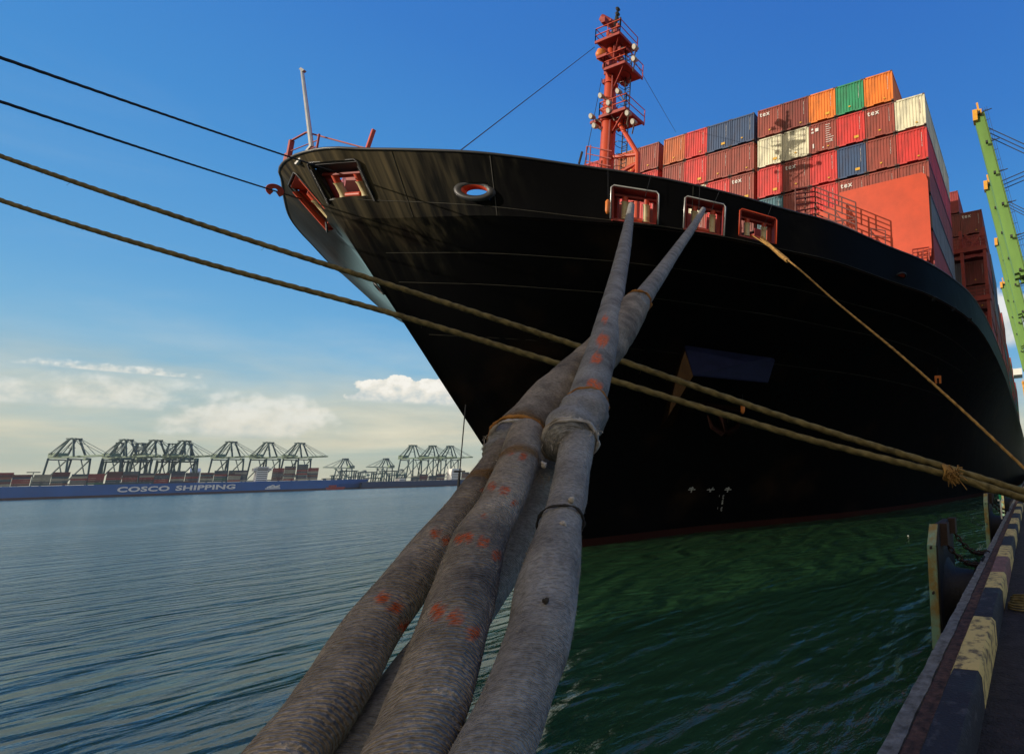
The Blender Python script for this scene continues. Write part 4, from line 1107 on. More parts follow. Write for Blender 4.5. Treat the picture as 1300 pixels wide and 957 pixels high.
L2_ = sleeve([(668, 548, 36), (665, 562, 40), (656, 593, 45), (645, 620, 48), (633, 647, 51), (611, 682, 59), (600, 715, 64), (589, 753, 70), (575, 800, 76), (554, 865, 84), (536, 915, 88), (515, 965, 92), (470, 1070, 100)], 'mooring_rope', MAT['sleeve_brown'],
             'centre front brown woven leg of the bundle with rows of orange paint spots', fuzz=1800, dep=.97, lump=.06, seed=2,
             spots=[(649, 573, 5), (664, 579, 6), (624, 617, 6), (641, 622, 7), (653, 638, 5), (594, 682, 7), (583, 684, 6), (613, 687, 8), (631, 705, 7), (555, 776, 10), (579, 783, 11), (601, 803, 10), (614, 655, 3)], bands=[(588, 5)])
L1 = sleeve([(640, 566, 22), (630, 582, 27), (612, 611, 33), (590, 643, 38), (560, 682, 46), (535, 716, 52), (508, 753, 58), (467, 806, 66), (432, 865, 74), (400, 915, 80), (360, 965, 84), (280, 1070, 92)], 'mooring_rope', MAT['sleeve_brown'],
            'leftmost brown woven leg of the bundle with orange paint spots', fuzz=1800, dep=1.04, lump=.06, seed=9,
            spots=[(553, 677, 7), (567, 686, 7), (486, 759, 9), (503, 771, 10), (514, 795, 9), (613, 622, 4)], bands=[(614, 6)])
# orange-brown hem rings, seized knots and ties
def tie(x, y, w, dep, r_px, m, parent, name='tie', tilt=.0):
    d = dep / invd(y); c_ = at(x, y, d); rr_ = w / 2 * d / F; ax = (at(x + 8, y - 30, dep / invd(y - 30)) - at(x - 8, y + 30, dep / invd(y + 30))).normalized()
    mb = MB(); u = ax.cross(Vector((0, 0, 1))).normalized(); v = ax.cross(u)
    pts = [c_ + (u * math.cos(t) + v * math.sin(t)) * rr_ * (1 + .03 * math.sin(5 * t)) + ax * tilt * rr_ * math.cos(t) for t in [2 * math.pi * i / 40 for i in range(41)]]
    mb.tube(pts, r_px * d / F, 8, prof=lambda a, s, i: 1 + .45 * math.sin(a * 2 + i * 1.7) + .3 * math.sin(i * .9)); return mb.build(name, m, parent, smooth=True)
MAT['tie'] = fiber('pale_twine', (.5, .46, .4), (.3, .24, .18))
MAT['hem'] = fiber('orange_hem_twine', (.45, .20, .05), (.2, .09, .04))
tie(657, 555, 58, 1.06, 2.4, MAT['hem'], rB, 'hem'); tie(655, 559, 56, 1.06, 2., MAT['tie'], rB, 'hem')
tie(724, 558, 61, 1.0, 2.0, MAT['tie'], rA, 'hem'); tie(724, 561, 62, 1.0, 2., MAT['tie'], rA, 'hem', .1)
tie(745, 514, 47, 1.0, 1.8, MAT['hem'], rA, 'hem', .1)
tie(712, 663, 52, 1.0, 1.4, MAT['rope_dark'], L4)
tie(811, 383, 28, 1.07, 1.5, MAT['hem'], rB, 'hem')
def knotlet(x, y, d, s, m, parent, name='seizing_knot'):
    mb = MB(); c_ = at(x, y, d); rg2 = random.Random(int(x)); q = s * d / F
    for k in range(5):
        pts = [c_ + Vector((rg2.uniform(-1, 1), rg2.uniform(-.4, .4), rg2.uniform(-1, 1))) * q * .7 for _ in range(6)]
        mb.tube([Vector(p) for p in catmull([tuple(p) for p in pts], 4)], q * .28, 6)
    mb.build(name, m, parent, smooth=True)
knotlet(725, 635, .985 / invd(635) - .05 * 0 - 49 / 2 / F / invd(635), 5, MAT['tie'], L4)
knotlet(714, 667, .985 / invd(667) - 50 / 2 / F / invd(667), 6, MAT['tie'], L4); knotlet(693, 762, .985 / invd(762) - 74 / 2 / F / invd(762), 5, MAT['rope_dark'], L4)
knotlet(679, 551, 1.0 / invd(551), 6, MAT['tie'], rB); knotlet(690, 590, .96 / invd(590), 5, MAT['tie'], L3)
# frayed threads
fr = MB(); r4 = random.Random(9)
for k in range(150):
    y = r4.choice([r4.uniform(702, 745), r4.uniform(760, 780), r4.uniform(715, 735)]); x = 734 - (y - 720) * .03 - r4.uniform(0, 4) - (3 if y > 755 else 0); d = 1 / invd(y)
    p0 = at(x - 3, y, d); l_ = r4.uniform(3, 11) * d / F
    q = [p0, p0 + Vector((l_ * .5, 0, -l_ * .1)), p0 + Vector((l_ * r4.uniform(.4, .9), 0, -l_ * r4.uniform(.3, 1.2)))]
    fr.tube(q, .00035, 3)
for (cx0, cy0, n0, dd_) in ((735, 545, 50, .99), (700, 558, 40, .98), (640, 556, 50, 1.05), (752, 512, 20, 1.), (628, 580, 30, 1.03), (686, 605, 30, 1.1)):
    for k in range(n0):
        x, y = cx0 + r4.uniform(-28, 28) * (1 if n0 > 30 else .5), cy0 + r4.uniform(-6, 8); d = dd_ / invd(y) - 22 / F / invd(y) * r4.uniform(.6, 1.1); p0 = at(x, y, d); l_ = r4.uniform(2, 7) * d / F
        e = Vector((r4.uniform(-1, 1), -.2, r4.uniform(-1, .6))).normalized(); fr.tube([p0, p0 + e * l_ * .6, p0 + e * l_ + Vector((0, 0, -l_ * .3))], .0009, 3)
fr.build('frayed_threads', MAT['tie'], L4)['kind'] = 'stuff'

# orange tags hanging from thin lines
def hang(x, y0, y1, hh, ww, d, lab, m='orange', slot=False):
    top = at(x - .3, y0, d); b = at(x, y1, d); mb = MB(); q = d / F
    t_ = MB(); t_.tube([top, b], .012, 4)
    u = Vector((rt.x, rt.y, 0)).normalized()
    if slot:
        for sx in (-1, 1): mb.bar(b + u * sx * ww * .34 * q, b + u * sx * ww * .34 * q - Vector((0, 0, hh * q)), ww * .3 * q, ww * .3 * q)
        mb.bar(b - u * ww * .5 * q - Vector((0, 0, hh * .15 * q)), b + u * ww * .5 * q - Vector((0, 0, hh * .15 * q)), ww * .3 * q, hh * .3 * q)
    else:
        mb.tube([b, b - Vector((0, 0, hh * .15 * q)), b - Vector((0, 0, hh * .8 * q)), b - Vector((0, 0, hh * q))], [ww * .25 * q, ww * .5 * q, ww * .45 * q, ww * .2 * q], 12)
    o = mb.build('hanging_float', MAT[m], None, smooth=not slot, origin=tuple(b)); tag(o, lab, 'float')
    t_.build('lanyard', MAT['wire'], o)
qh = on_hull(1190, 470)
hang(1190.5, 438, 477, 10, 8, pr(qh)[2] - .4, 'small orange slotted block hanging on a line against the black hull', slot=True)
pw = onarc(find_arc(772, 240)[0])[0]; dd0 = pr(pw + Vector((0, 0, 12)))[2] - .25
hang(772, 214, 254, 19, 6, dd0, 'orange cylinder hanging on a line beside the leftmost of three bow windows')
hang(943, 500, 511, 14, 6, pr(on_hull(943, 505))[2] - 1.2, 'dim orange float hanging below the anchor pocket')
hw = MB()
for wi, (x0_, y0_, x1_, y1_) in enumerate(((826, 225, 819, 250), (887, 235, 887, 268), (912, 245, 903, 268), (978, 262, 968, 292))):
    a = find_arc(x0_, y0_)[0]; p, t, n = onarc(a); hw.tube([p + n * .15 + Vector((0, 0, TOPZ)), at(x1_, y1_, pr(p + Vector((0, 0, 12)))[2] - .1)], .012, 4)
hw.build('hanging_line', MAT['wire'], ship)

# thin pole line hanging from the bow into the water
pl = MB(); dpl = 19.; tp = at(589, 533, dpl); bt = at(581, 629, dpl); bt2 = tp.lerp(bt, 1.6)
pl.tube([tp + Vector((0, 0, .6)), tp.lerp(bt, .85)], .02, 5); pl.tube([tp.lerp(bt, .7), bt2], .045, 6)
pl.tube([tp.lerp(bt, .68) - Vector((.12, .12, 0)), tp.lerp(bt, .68) + Vector((.12, .12, 0))], .03, 5)
tag(pl.build('hanging_pole', MAT['black'], None), 'thin dark pole hanging on a line from the bow down to the water', 'pole')
fo_ = MB(); q = ray(1153, 680); q = q * (WATER / q.z); fo_.tube([q + Vector((0, 0, -.1)), q + Vector((0, 0, .0)), q + Vector((0, 0, .03)), q + Vector((0, 0, .05))], [.03, .05, .045, .01], 8)
tag(fo_.build('float', MAT['wl_white'], None, origin=tuple(q)), 'tiny white float on the green water in front of the fender', 'float')

# ------------------------------------------------------------------ quay
QZ = -1.9
def stone(name, c, c2, sc=6., bump=.01): return mat(name, c, .9, scale=sc, c2=c2, bump=bump, bscale=sc * 5, spec=.3)
MAT['asphalt'] = stone('worn_quay_asphalt', (.045, .036, .038), (.018, .015, .016), 7., .03)
MAT['rim'] = stone('pale_concrete_rim', (.25, .26, .25), (.09, .09, .08), 9.)
MAT['strip'] = mat('rusty_edge_strip', (.16, .085, .06), .85, scale=9, c2=(.02, .014, .013), bump=.012, bscale=30)
MAT['kyel'] = mat('worn_yellow_kerb', (.60, .45, .16), .8, scale=7, c2=(.12, .09, .05), bump=.008, bscale=50, lo=.38, hi=.52)
MAT['kblk'] = mat('worn_black_kerb', (.012, .012, .018), .75, scale=9, c2=(.06, .06, .065), bump=.008, bscale=50, lo=.3, hi=.45)
MAT['kred'] = mat('faded_red_kerb', (.26, .12, .10), .8, scale=9, c2=(.10, .06, .05), bump=.008, bscale=50)
MAT['qface'] = stone('quay_wall_concrete', (.13, .12, .11), (.05, .05, .045), 1.5, .03)
YA, YZ = -140., 420.
q_ = MB(); q_.box(-.99, 60, YA, YZ, QZ - 4.5, QZ - .004); qo = q_.build('quay_wall', MAT['qface']); tag(qo, kind='structure')
a_ = MB(); a_.quad((-.52, YA, QZ), (60, YA, QZ), (60, YZ, QZ), (-.52, YZ, QZ)); tag(a_.build('quay_pavement', MAT['asphalt']), kind='structure')
def rough_strip(name, x0, x1, z, z0, m, y0, y1, dx=.01, step=.12, nx=3):
    mb = MB(); ny = int((y1 - y0) / step); rg3 = random.Random(int(abs(x0) * 100)); rowsv = []
    for j in range(ny + 1):
        y = y0 + (y1 - y0) * j / ny; row = []
        for i in range(nx + 1):
            x = x0 + (x1 - x0) * i / nx
            jx = (mn.noise(Vector((y * 2.3, i * 3.1, 0))) + .6 * mn.noise(Vector((y * 9, i * 3.1, 4)))) * dx if i in (0, nx) else 0
            row.append(Vector((x + jx, y, z + .012 * mn.noise(Vector((x * 9, y * 5, 2))))))
        row = [Vector((row[0].x, y, z0))] + row + [Vector((row[-1].x, y, z0))]
        rowsv.append(row)
    n = len(rowsv[0])
    for r in rowsv: mb.v += r
    for j in range(ny):
        for i in range(n - 1): mb.f.append([j * n + i, j * n + i + 1, (j + 1) * n + i + 1, (j + 1) * n + i])
    o = mb.build(name, m); tag(o, kind='structure'); return o
rough_strip('quay_rim', -1.15, -1.02, QZ + .02, QZ - .5, MAT['rim'], -3, 60, .012, .05)
rough_strip('quay_edge_strip', -1.015, -.80, QZ + .005, QZ - .3, MAT['strip'], -3, 60, .01)
l_ = MB(); l_.box(-1.15, -.80, 60, YZ, QZ - .5, QZ + .02); l_.box(-1.15, -.80, YA, -3, QZ - .5, QZ + .02); tag(l_.build('quay_rim', MAT['rim']), kind='structure')
kb = [3.0, 4.41, 5.94, 7.34, 8.42, 9.9, 11.2, 12.7, 14.1, 15.5, 17.1, 18.9]
kc = ['kblk', 'kyel', 'kblk', 'kyel', 'kred', 'kyel', 'kblk', 'kyel', 'kblk', 'kyel', 'kblk', 'kyel']
y = 18.9; i = 0
while y < 60: kb.append(y + 1.6); y += 1.6; kc.append('kblk' if i % 2 == 0 else 'kyel'); i += 1
kb = [0., 1.5] + kb; kc = ['kyel', 'kyel'] + kc if 0 else ['kblk', 'kyel'] + kc
kerb = empty('kerb', (-.65, 0, QZ))
tag(kerb, 'low quay edge kerb beam painted in worn yellow and black blocks', 'kerb')
for i in range(len(kb) - 1):
    y0, y1 = kb[i], kb[i + 1]; mb = MB(); pf = [(-.80, 0), (-.785, .22), (-.745, .295), (-.55, .295), (-.52, .25), (-.515, 0)]
    ny = max(2, int((y1 - y0) / .09)); n = len(pf); 
    for j in range(ny + 1):
        yy = y0 + .003 + (y1 - y0 - .006) * j / ny
        for k, (x, z) in enumerate(pf):
            wob = .008 * mn.noise(Vector((yy * 7, k * 2.7, 1))) + .012 * min(0, mn.noise(Vector((yy * 3, k * 5, 6))))
            ed = .012 if j in (0, ny) else 0
            mb.v.append(Vector((x + (wob if 0 < k < n - 1 else 0), yy, QZ + z + (wob - ed if z > .1 else 0))))
    for j in range(ny):
        for k in range(n - 1): mb.f.append([j * n + k, j * n + k + 1, (j + 1) * n + k + 1, (j + 1) * n + k])
    mb.f.append(list(range(n))); mb.f.append([ny * n + k for k in reversed(range(n))])
    o = mb.build('painted_block', MAT[kc[i]], kerb); tag(o, {'kyel': 'yellow block', 'kblk': 'black block', 'kred': 'faded red block'}[kc[i]])
    sharp(o, 50)
kk = MB(); kk.box(-.80, -.52, 60, 300, QZ, QZ + .29); kk.build('unpainted_block', MAT['kblk'], kerb)
# fenders
MAT['fend'] = mat('fender_green_paint', (.20, .36, .26), .7, scale=3, c2=(.24, .17, .05), bump=.01, bscale=20, lo=.4, hi=.6)
MAT['rubber'] = mat('black_rubber', (.012, .012, .014), .7, scale=3, var=.4, bump=.01)
MAT['chain'] = mat('rusty_chain', (.05, .03, .025), .7, metal=.4, scale=9, var=.5)
def fender(Y, lab, ln=2.0):
    e = empty('dock_fender', (-1.5, Y, QZ)); tag(e, lab, 'fender', 'dock fenders along the quay face')
    x = -2.02; zt, zb = -1.12, -3.35
    p = MB(); prof_ = [(Y, zt - .35), (Y + .32, zt), (Y + ln - .3, zt), (Y + ln, zt - .35), (Y + ln, zb), (Y, zb)]
    n = len(prof_); p.add([(x, a, b) for a, b in prof_] + [(x + .16, a, b) for a, b in prof_], [tuple(range(n)), tuple(range(2 * n - 1, n - 1, -1))] + [(i, i + n, (i + 1) % n + n, (i + 1) % n) for i in range(n)])
    p.build('panel', MAT['rubber'], e)
    s = MB()
    # pale facing pads and the bevelled near edge
    s.add([(x - .03, Y - .02, zb), (x - .03, Y - .02, zt - .37), (x + .11, Y - .06, zt - .34), (x + .11, Y - .06, zb)], [(0, 1, 2, 3)])
    s.bar((x + .04, Y - .03, zb), (x + .04, Y - .03, zt - .36), .17, .05, up=(0, 1, 0)); s.bar((x + .04, Y - .03, zt - .36), (x + .04, Y + .31, zt + .01), .17, .05, up=(0, 1, 0))
    s.build('edge_plate', MAT['fend'], e)
    sb = MB(); sb.bar((x + .04, Y - .06, zt - .4), (x + .04, Y - .06, zt - .36), .19, .03); sb.bar((x + .04, Y - .06, zb + 1.0), (x + .04, Y - .06, zb + 1.04), .19, .03); sb.build('joint', MAT['chain'], e)
    r = MB(); zc = -2.6
    r.tube([(x + .16, Y + ln / 2, zc), (x + .3, Y + ln / 2, zc), (x + .7, Y + ln / 2, zc), (-1.1, Y + ln / 2, zc)], [.75, .55, .5, .8], 24); sharp(r.build('rubber_cone', MAT['rubber'], e), 50)
    for k, (za, zb2, ya) in enumerate(((zt - .25, QZ - .05, .5), (zt - .15, QZ + .02, ln - .4))):
        c = MB(); a = Vector((x + .15, Y + ya, za)); b = Vector((-1.1, Y + ya + (.5 if k == 0 else .3), zb2)); N_ = 11
        for i in range(N_):
            q0 = a.lerp(b, i / N_); q1 = a.lerp(b, (i + 1) / N_); sag = lambda t: Vector((0, 0, -.22 * math.sin(math.pi * t)))
            q0 = q0 + sag(i / N_); q1 = q1 + sag((i + 1) / N_); d = (q1 - q0).normalized(); side = d.cross(Vector((0, 0, 1))).normalized() if i % 2 else d.cross(Vector((0, 1, 0))).normalized()
            pts = [(q0 + q1) / 2 + d * math.cos(t) * .085 + side * math.sin(t) * .045 for t in [2 * math.pi * j / 10 for j in range(11)]]
            c.tube(pts, .017, 6, cap=False)
        c.build('chain', MAT['chain'], e, smooth=True)
    bk_ = MB(); bk_.box(x + .14, x + .3, Y + .35, Y + .65, zt - .4, zt + .03); bk_.build('bracket', MAT['chain'], e)
    bk_ = MB(); bk_.box(x + .14, x + .3, Y + ln - .55, Y + ln - .3, zt - .3, zt + .03); bk_.build('bracket', MAT['chain'], e)
fender(10.0, 'nearer dark fender with pale green edge plate and chains on the quay face')
fender(22.2, 'farther dark fender with pale green edge plate beside the kerb', 1.8)
fender(34.5, 'small distant third fender on the quay face under the ropes', 1.8)
# green mooring lamp post at the edge
g_ = MB(); c_ = at(1270, 634, 21.); g_.bar(c_, c_ + Vector((0, 0, .35)), .22, .1); g_.bar(c_ + Vector((0, 0, .4)), c_ + Vector((-.06, 0, .52)), .26, .1)
go = g_.build('edge_marker', mat('bright_green_plastic', (.02, .5, .22), .5, scale=5), None, origin=tuple(c_)); tag(go, 'small bright green marker at the quay edge beside the farther fender', 'marker')
g2 = MB()
for dx in (-.07, .07): g2.tube([c_ + Vector((dx, -.08, -.05)), c_ + Vector((dx, -.08, .02))], .05, 8)
g2.bar(c_ + Vector((0, 0, -.8)), c_, .06); g2.build('foot', MAT['white'], go)
# bollards (the one behind the viewer takes the big lines)
def bollard(x, y, lab, s=1.):
    b = MB(); z = QZ
    b.tube([(x, y, z), (x, y, z + .04 * s), (x, y, z + .06 * s), (x, y, z + .42 * s), (x, y, z + .5 * s), (x, y, z + .62 * s), (x, y, z + .66 * s)], [v * s for v in (.34, .34, .22, .17, .26, .24, .12)], 20)
    o = b.build('bollard', MAT['black'], None, origin=(x, y, z)); sharp(o); tag(o, lab, 'bollard')
bollard(-.15, -1.2, 'black iron bollard behind the viewpoint holding the big sleeved lines', 1.3)
# small quay debris and rope coil by the kerb
cl = MB()
for k in range(7):
    cl.ring((-.30 + .01 * k, 7.4 + .03 * k, QZ + .03 + .018 * k), (0, .05 * k, 1), .16 + .01 * (k % 3), .012, 16)
tag(cl.build('rope_coil', MAT['rope'], None, smooth=True, origin=(-.3, 7.4, QZ)), 'small coil of thin rope lying on the quay beside the kerb', 'rope coil')

# ------------------------------------------------------------------ quay cranes on the right
def big_crane(Yc, tip, lab, yellow=False):
    """quay gantry crane, boom raised; tip: boom end"""
    m = MAT['crane_yellow'] if yellow else MAT['crane_green']
    e = empty('quay_crane', (20, Yc, QZ)); tag(e, lab, 'crane', 'quay cranes with raised booms')
    hx = 1.5; hz = tip.z * .42 + 8; hinge = Vector((hx, Yc, hz)); tip = Vector((tip.x, Yc, tip.z))
    lg = MB()
    for x in (4, 34):
        for dy in (-9, 9):
            lg.bar((x, Yc + dy, QZ), (x, Yc + dy * .8, hz), 1.6)
        lg.bar((x, Yc - 9, QZ + 14), (x, Yc + 9, QZ + 14), 1.6); lg.bar((x, Yc - 8, hz), (x, Yc + 8, hz), 2)
    for dy in (-9, 9): lg.bar((4, Yc + dy, QZ + 14), (34, Yc + dy, QZ + 14), 1.6); lg.bar((4, Yc + dy, QZ + 14), (34, Yc + dy * .8, hz), .9)
    lg.build('portal_leg', m, e)
    gd = MB(); gd.bar((1.5, Yc - 2.5, hz), (62, Yc - 2.5, hz), 1.2, 2.2); gd.bar((1.5, Yc + 2.5, hz), (62, Yc + 2.5, hz), 1.2, 2.2); gd.box(42, 56, Yc - 4, Yc + 4, hz + 1.2, hz + 7)
    gd.build('girder', m, e)
    ap = Vector((12, Yc, hz + (tip.z - hz) * .62)); af = MB()
    for dy in (-6, 6): af.bar((4, Yc + dy, hz), ap, 1.); af.bar((38, Yc + dy, hz), ap, .8)
    af.build('apex_frame', m, e)
    bm = MB(); d = (tip - hinge); L = d.length; dn_ = d.normalized(); sx = Vector((0, 1, 0)); nx = dn_.cross(sx)
    for s_ in (-1, 1): bm.bar(hinge + sx * s_ * 1.8, tip + sx * s_ * 1.8, 1.7, 2.8, up=tuple(nx))
    k = 0.
    while k < L: bm.bar(hinge + dn_ * k - sx * 2.6, hinge + dn_ * k + sx * 2.6, .5, .6); k += 6.
    bm.build('boom', m, e)
    wk = MB(); k = 0.
    side = sx * -3.6; pts = [hinge + dn_ * t_ + side for t_ in (0, L)]
    wk.bar(pts[0] - nx * 1.0, pts[1] - nx * 1.0, .8, .08, up=tuple(nx))
    for hh in (0, .6, 1.1):
        wk.bar(pts[0] - nx * (1. + hh) - sx * .4, pts[1] - nx * (1. + hh) - sx * .4, .07)
    while k < L:
        q = hinge + dn_ * k + side; wk.bar(q - nx * 1 - sx * .4, q - nx * 2.1 - sx * .4, .08)
        if int(k / 3) % 3 == 0: wk.bar(q - nx * 1, q - nx * 3.2, .16); wk.box(q.x - .3, q.x + .3, q.y - .5, q.y + .3, q.z - .2, q.z + .4)
        k += 3.
    wk.build('walkway', MAT['black'], e)
    tp = MB(); tp.bar(tip - sx * 3.2, tip + sx * 3.2, 1.4, 1.4); tp.box(tip.x - 1.6, tip.x - .4, Yc - 3.6, Yc - 1.5, tip.z - 2.5, tip.z + .6); tp.bar(tip - sx * 2.6, tip - sx * 2.6 + Vector((-.3, 0, 3.)), .5); tp.bar(tip + sx * 2.6, tip + sx * 2.6 + Vector((0, 0, 2.)), .5)
    tp.build('boom_tip', MAT['crane_yellow'], e)
    cb = MB()
    for dy in (-2, 0, 2):
        for f_ in (.55, .92): cb.tube([ap + Vector((0, dy, 0)), hinge.lerp(tip, f_) + Vector((.5, dy, 0))], .12, 5)
    cb.build('cable', MAT['wire'], e)
TZc = 92.
for k, (x, y, lab, yl) in enumerate(((1242, 142, 'nearest green quay crane with its boom raised high over the containers', False), (1254, 228, 'second green quay crane boom from the near end', False),
                                     (1266, 298, 'third green quay crane boom from the near end', False), (1272, 352, 'fourth and farthest green quay crane boom', False), (1297, 475, 'distant yellow quay crane at the right edge', True))):
    r = ray(x + 2, y + 10); d = (TZc if not yl else 88) / r.z; t_ = r * d
    big_crane(t_.y, t_, lab, yl)

# ------------------------------------------------------------------ far shore
SA = ray(0, 635.2) * 613; SB = ray(587, 616.8) * 992
su = (SB - SA); su.z = 0; SL = su.length; su.normalize(); sn = Vector((su.y, -su.x, 0))      # sn points over the water to us
def shore_t(x):      # distance along the shore line at photo column x
    r = ray(x, 600); # intersect vertical plane
    # SA + su*t = r*k  (plan)
    det = su.x * (-r.y) - su.y * (-r.x)
    t = (-SA.x * (-r.y) + SA.y * (-r.x)) / det
    return t
def SP(x, off=0., z=0.): t = shore_t(x); return Vector((SA.x, SA.y, 0)) + su * t - sn * off + Vector((0, 0, z))
WZ = WATER
gm = MB(); g0 = SP(-700); g1 = SP(650)
fr_ = [g0 - sn * 45, g0 + (g1 - g0) * 1.6 - sn * 45]
far = fr_[1] - sn * 3000; far0 = fr_[0] - sn * 3000
gm.add([fr_[0] + Vector((0, 0, WZ + 3)), fr_[1] + Vector((0, 0, WZ + 3)), far + Vector((0, 0, WZ + 3)), far0 + Vector((0, 0, WZ + 3)), fr_[0] + Vector((0, 0, WZ - 2)), fr_[1] + Vector((0, 0, WZ - 2))], [(0, 1, 2, 3), (4, 5, 1, 0)])
MAT['fquay'] = mat('far_quay_concrete', (.14, .13, .12), .9, scale=.05, var=.4)
tag(gm.build('terminal_ground', MAT['fquay']), kind='structure')
MAT['fcrane'] = mat('far_crane_green', (.025, .085, .085), .7, scale=.1, var=.25)
MAT['fboom'] = mat('far_crane_pale_green', (.20, .30, .20), .7, scale=.1, var=.25)
def far_crane(base, H, ang, lab, grp, mir=1, th=1.):
    e = empty('gantry_crane', tuple(base)); tag(e, lab, 'crane', grp)
    bx = (su * math.cos(ang) + sn * math.sin(ang)) * mir; by = Vector((-bx.y, bx.x, 0)); k = H / 80.
    def Q(x, y, z): return base + bx * x * k + by * y * k + Vector((0, 0, z * k))
    lg = MB()
    for y in (-11, 11):
        lg.bar(Q(-13, y, 0), Q(-10, y, 52), 1.5 * th * k); lg.bar(Q(17, y, 0), Q(13, y, 52), 1.5 * th * k); lg.bar(Q(-12, y, 16), Q(15.5, y, 16), 1.1 * th * k)
        lg.bar(Q(-12, y, 16), Q(13, y, 50), 1. * th * k); lg.bar(Q(15, y, 16), Q(2, y, 50), .8 * th * k)
    for x in (-12, 15.5): lg.bar(Q(x, -11, 16), Q(x, 11, 16), 1.6 * k); lg.bar(Q(x * .85, -11, 50), Q(x * .85, 11, 50), 1.6 * k)
    lg.build('portal_leg', MAT['fcrane'], e)
    bm = MB()
    for y in (-3, 3): bm.bar(Q(-20, y, 53), Q(46, y, 55), 1.4 * k, 2.2 * k)
    bm.build('boom', MAT['fboom'], e)
    mh = MB(); mh.box(-19 * k, -7 * k, -5 * k, 5 * k, 54 * k, 59.5 * k, Matrix.Translation(base) @ Matrix.Rotation(math.atan2(bx.y, bx.x), 4, 'Z')); mh.build('machinery_house', MAT['fboom'], e)
    af = MB()
    for y in (-6, 6): af.bar(Q(13, y, 54), Q(4, y * .5, 79), 1.5 * th * k); af.bar(Q(-10, y, 54), Q(0, y * .5, 79), 1.5 * th * k); af.bar(Q(-17, y, 57), Q(-2, y * .5, 78), .8 * th * k)
    af.bar(Q(-4, -3, 79), Q(7, -3, 79), 1.6 * k); af.bar(Q(-4, 3, 79), Q(7, 3, 79), 1.6 * k); af.bar(Q(2, -5, 79), Q(2, 5, 79), 1.6 * k); af.bar(Q(-6, 0, 77), Q(-1, 0, 80), 1.1 * k); af.bar(Q(0, -3, 66), Q(9, -3, 66), .8 * k)
    af.build('apex_frame', MAT['fcrane'], e)
    st_ = MB()
    for y in (-3, 3): st_.bar(Q(5, y, 79), Q(28, y, 56), .45 * th * k); st_.bar(Q(5, y, 79), Q(43, y, 57), .45 * th * k); st_.bar(Q(-1, y, 79), Q(-18, y, 56), .45 * th * k)
    st_.build('stay', MAT['fcrane'], e)
    cbn = MB(); cbn.box(20 * k, 23 * k, -2 * k, 2 * k, 49 * k, 52 * k, Matrix.Translation(base) @ Matrix.Rotation(math.atan2(bx.y, bx.x), 4, 'Z')); cbn.build('operator_cab', MAT['fboom'], e)
G = 'harbour cranes on the far shore'
ln = [('leftmost far crane standing apart at the left end of the shore', 76), ('first crane of the left cluster of three on the far shore', 147), ('middle crane of the left cluster of three on the far shore', 187), ('last crane of the left cluster of three on the far shore', 226),
      ('first crane of the central row of three on the far shore', 289), ('middle crane of the central row of three on the far shore', 339), ('last crane of the central row of three on the far shore', 381)]
for lab, x in ln:
    b = SP(x, 62, WZ + 3); far_crane(b, 80, R_(48), lab, G)
for lab, x, an_ in (('end-on crane standing behind the left cluster, leftmost of its kind', 139, 95), ('end-on crane standing behind the left cluster, second of its kind', 168, 100), ('end-on crane standing behind the left cluster, third of its kind', 213, 92), ('end-on crane standing behind the left cluster, rightmost of its kind', 236, 97)):
    b = SP(x, 150, WZ + 3); far_crane(b, 80, R_(an_), lab, G)
for lab, x in (('first crane of the right row of three, nearest the bow', 531), ('middle crane of the right row of three, far shore', 557), ('last crane of the right row of three, beside the hanging pole', 580)):
    b = SP(x, 62, WZ + 3); far_crane(b, 80, R_(48), lab, G)
for lab, x, d in (('small very distant crane left of the gap in the shoreline', 435, 1500), ('small very distant crane right of the gap in the shoreline', 487, 1560), ('tiny distant crane at the far left end of the shore', 12, 1500), ('faint tiny crane between the two very distant cranes', 461, 2100), ('faint tiny crane right of the two very distant cranes', 508, 2100)):
    b = at(x, 614 - .03 * (x - 587) * 0, d); b = Vector((b.x, b.y, WZ + 3)); far_crane(b, 88 if d < 1700 and x > 100 else 70, R_(160), lab, G, th=1.3)
# lamp mast
def lampmast(x, off, H, lab):
    b = SP(x, off, WZ + 3); m_ = MB(); m_.tube([b, b + Vector((0, 0, H))], [.6, .35], 6); m_.bar(b + su * -5 + Vector((0, 0, H)), b + su * 5 + Vector((0, 0, H)), 1.2); tag(m_.build('lamp_mast', MAT['fcrane'], None, origin=tuple(b)), lab, 'lamp mast', 'lamp masts on the far shore')
lampmast(28, 100, 34, 'tall lamp mast at the left end of the far shore'); lampmast(103, 100, 26, 'shorter lamp mast right of the leftmost far crane')
lampmast(458, 90, 30, 'lamp mast in the gap between the far ships')
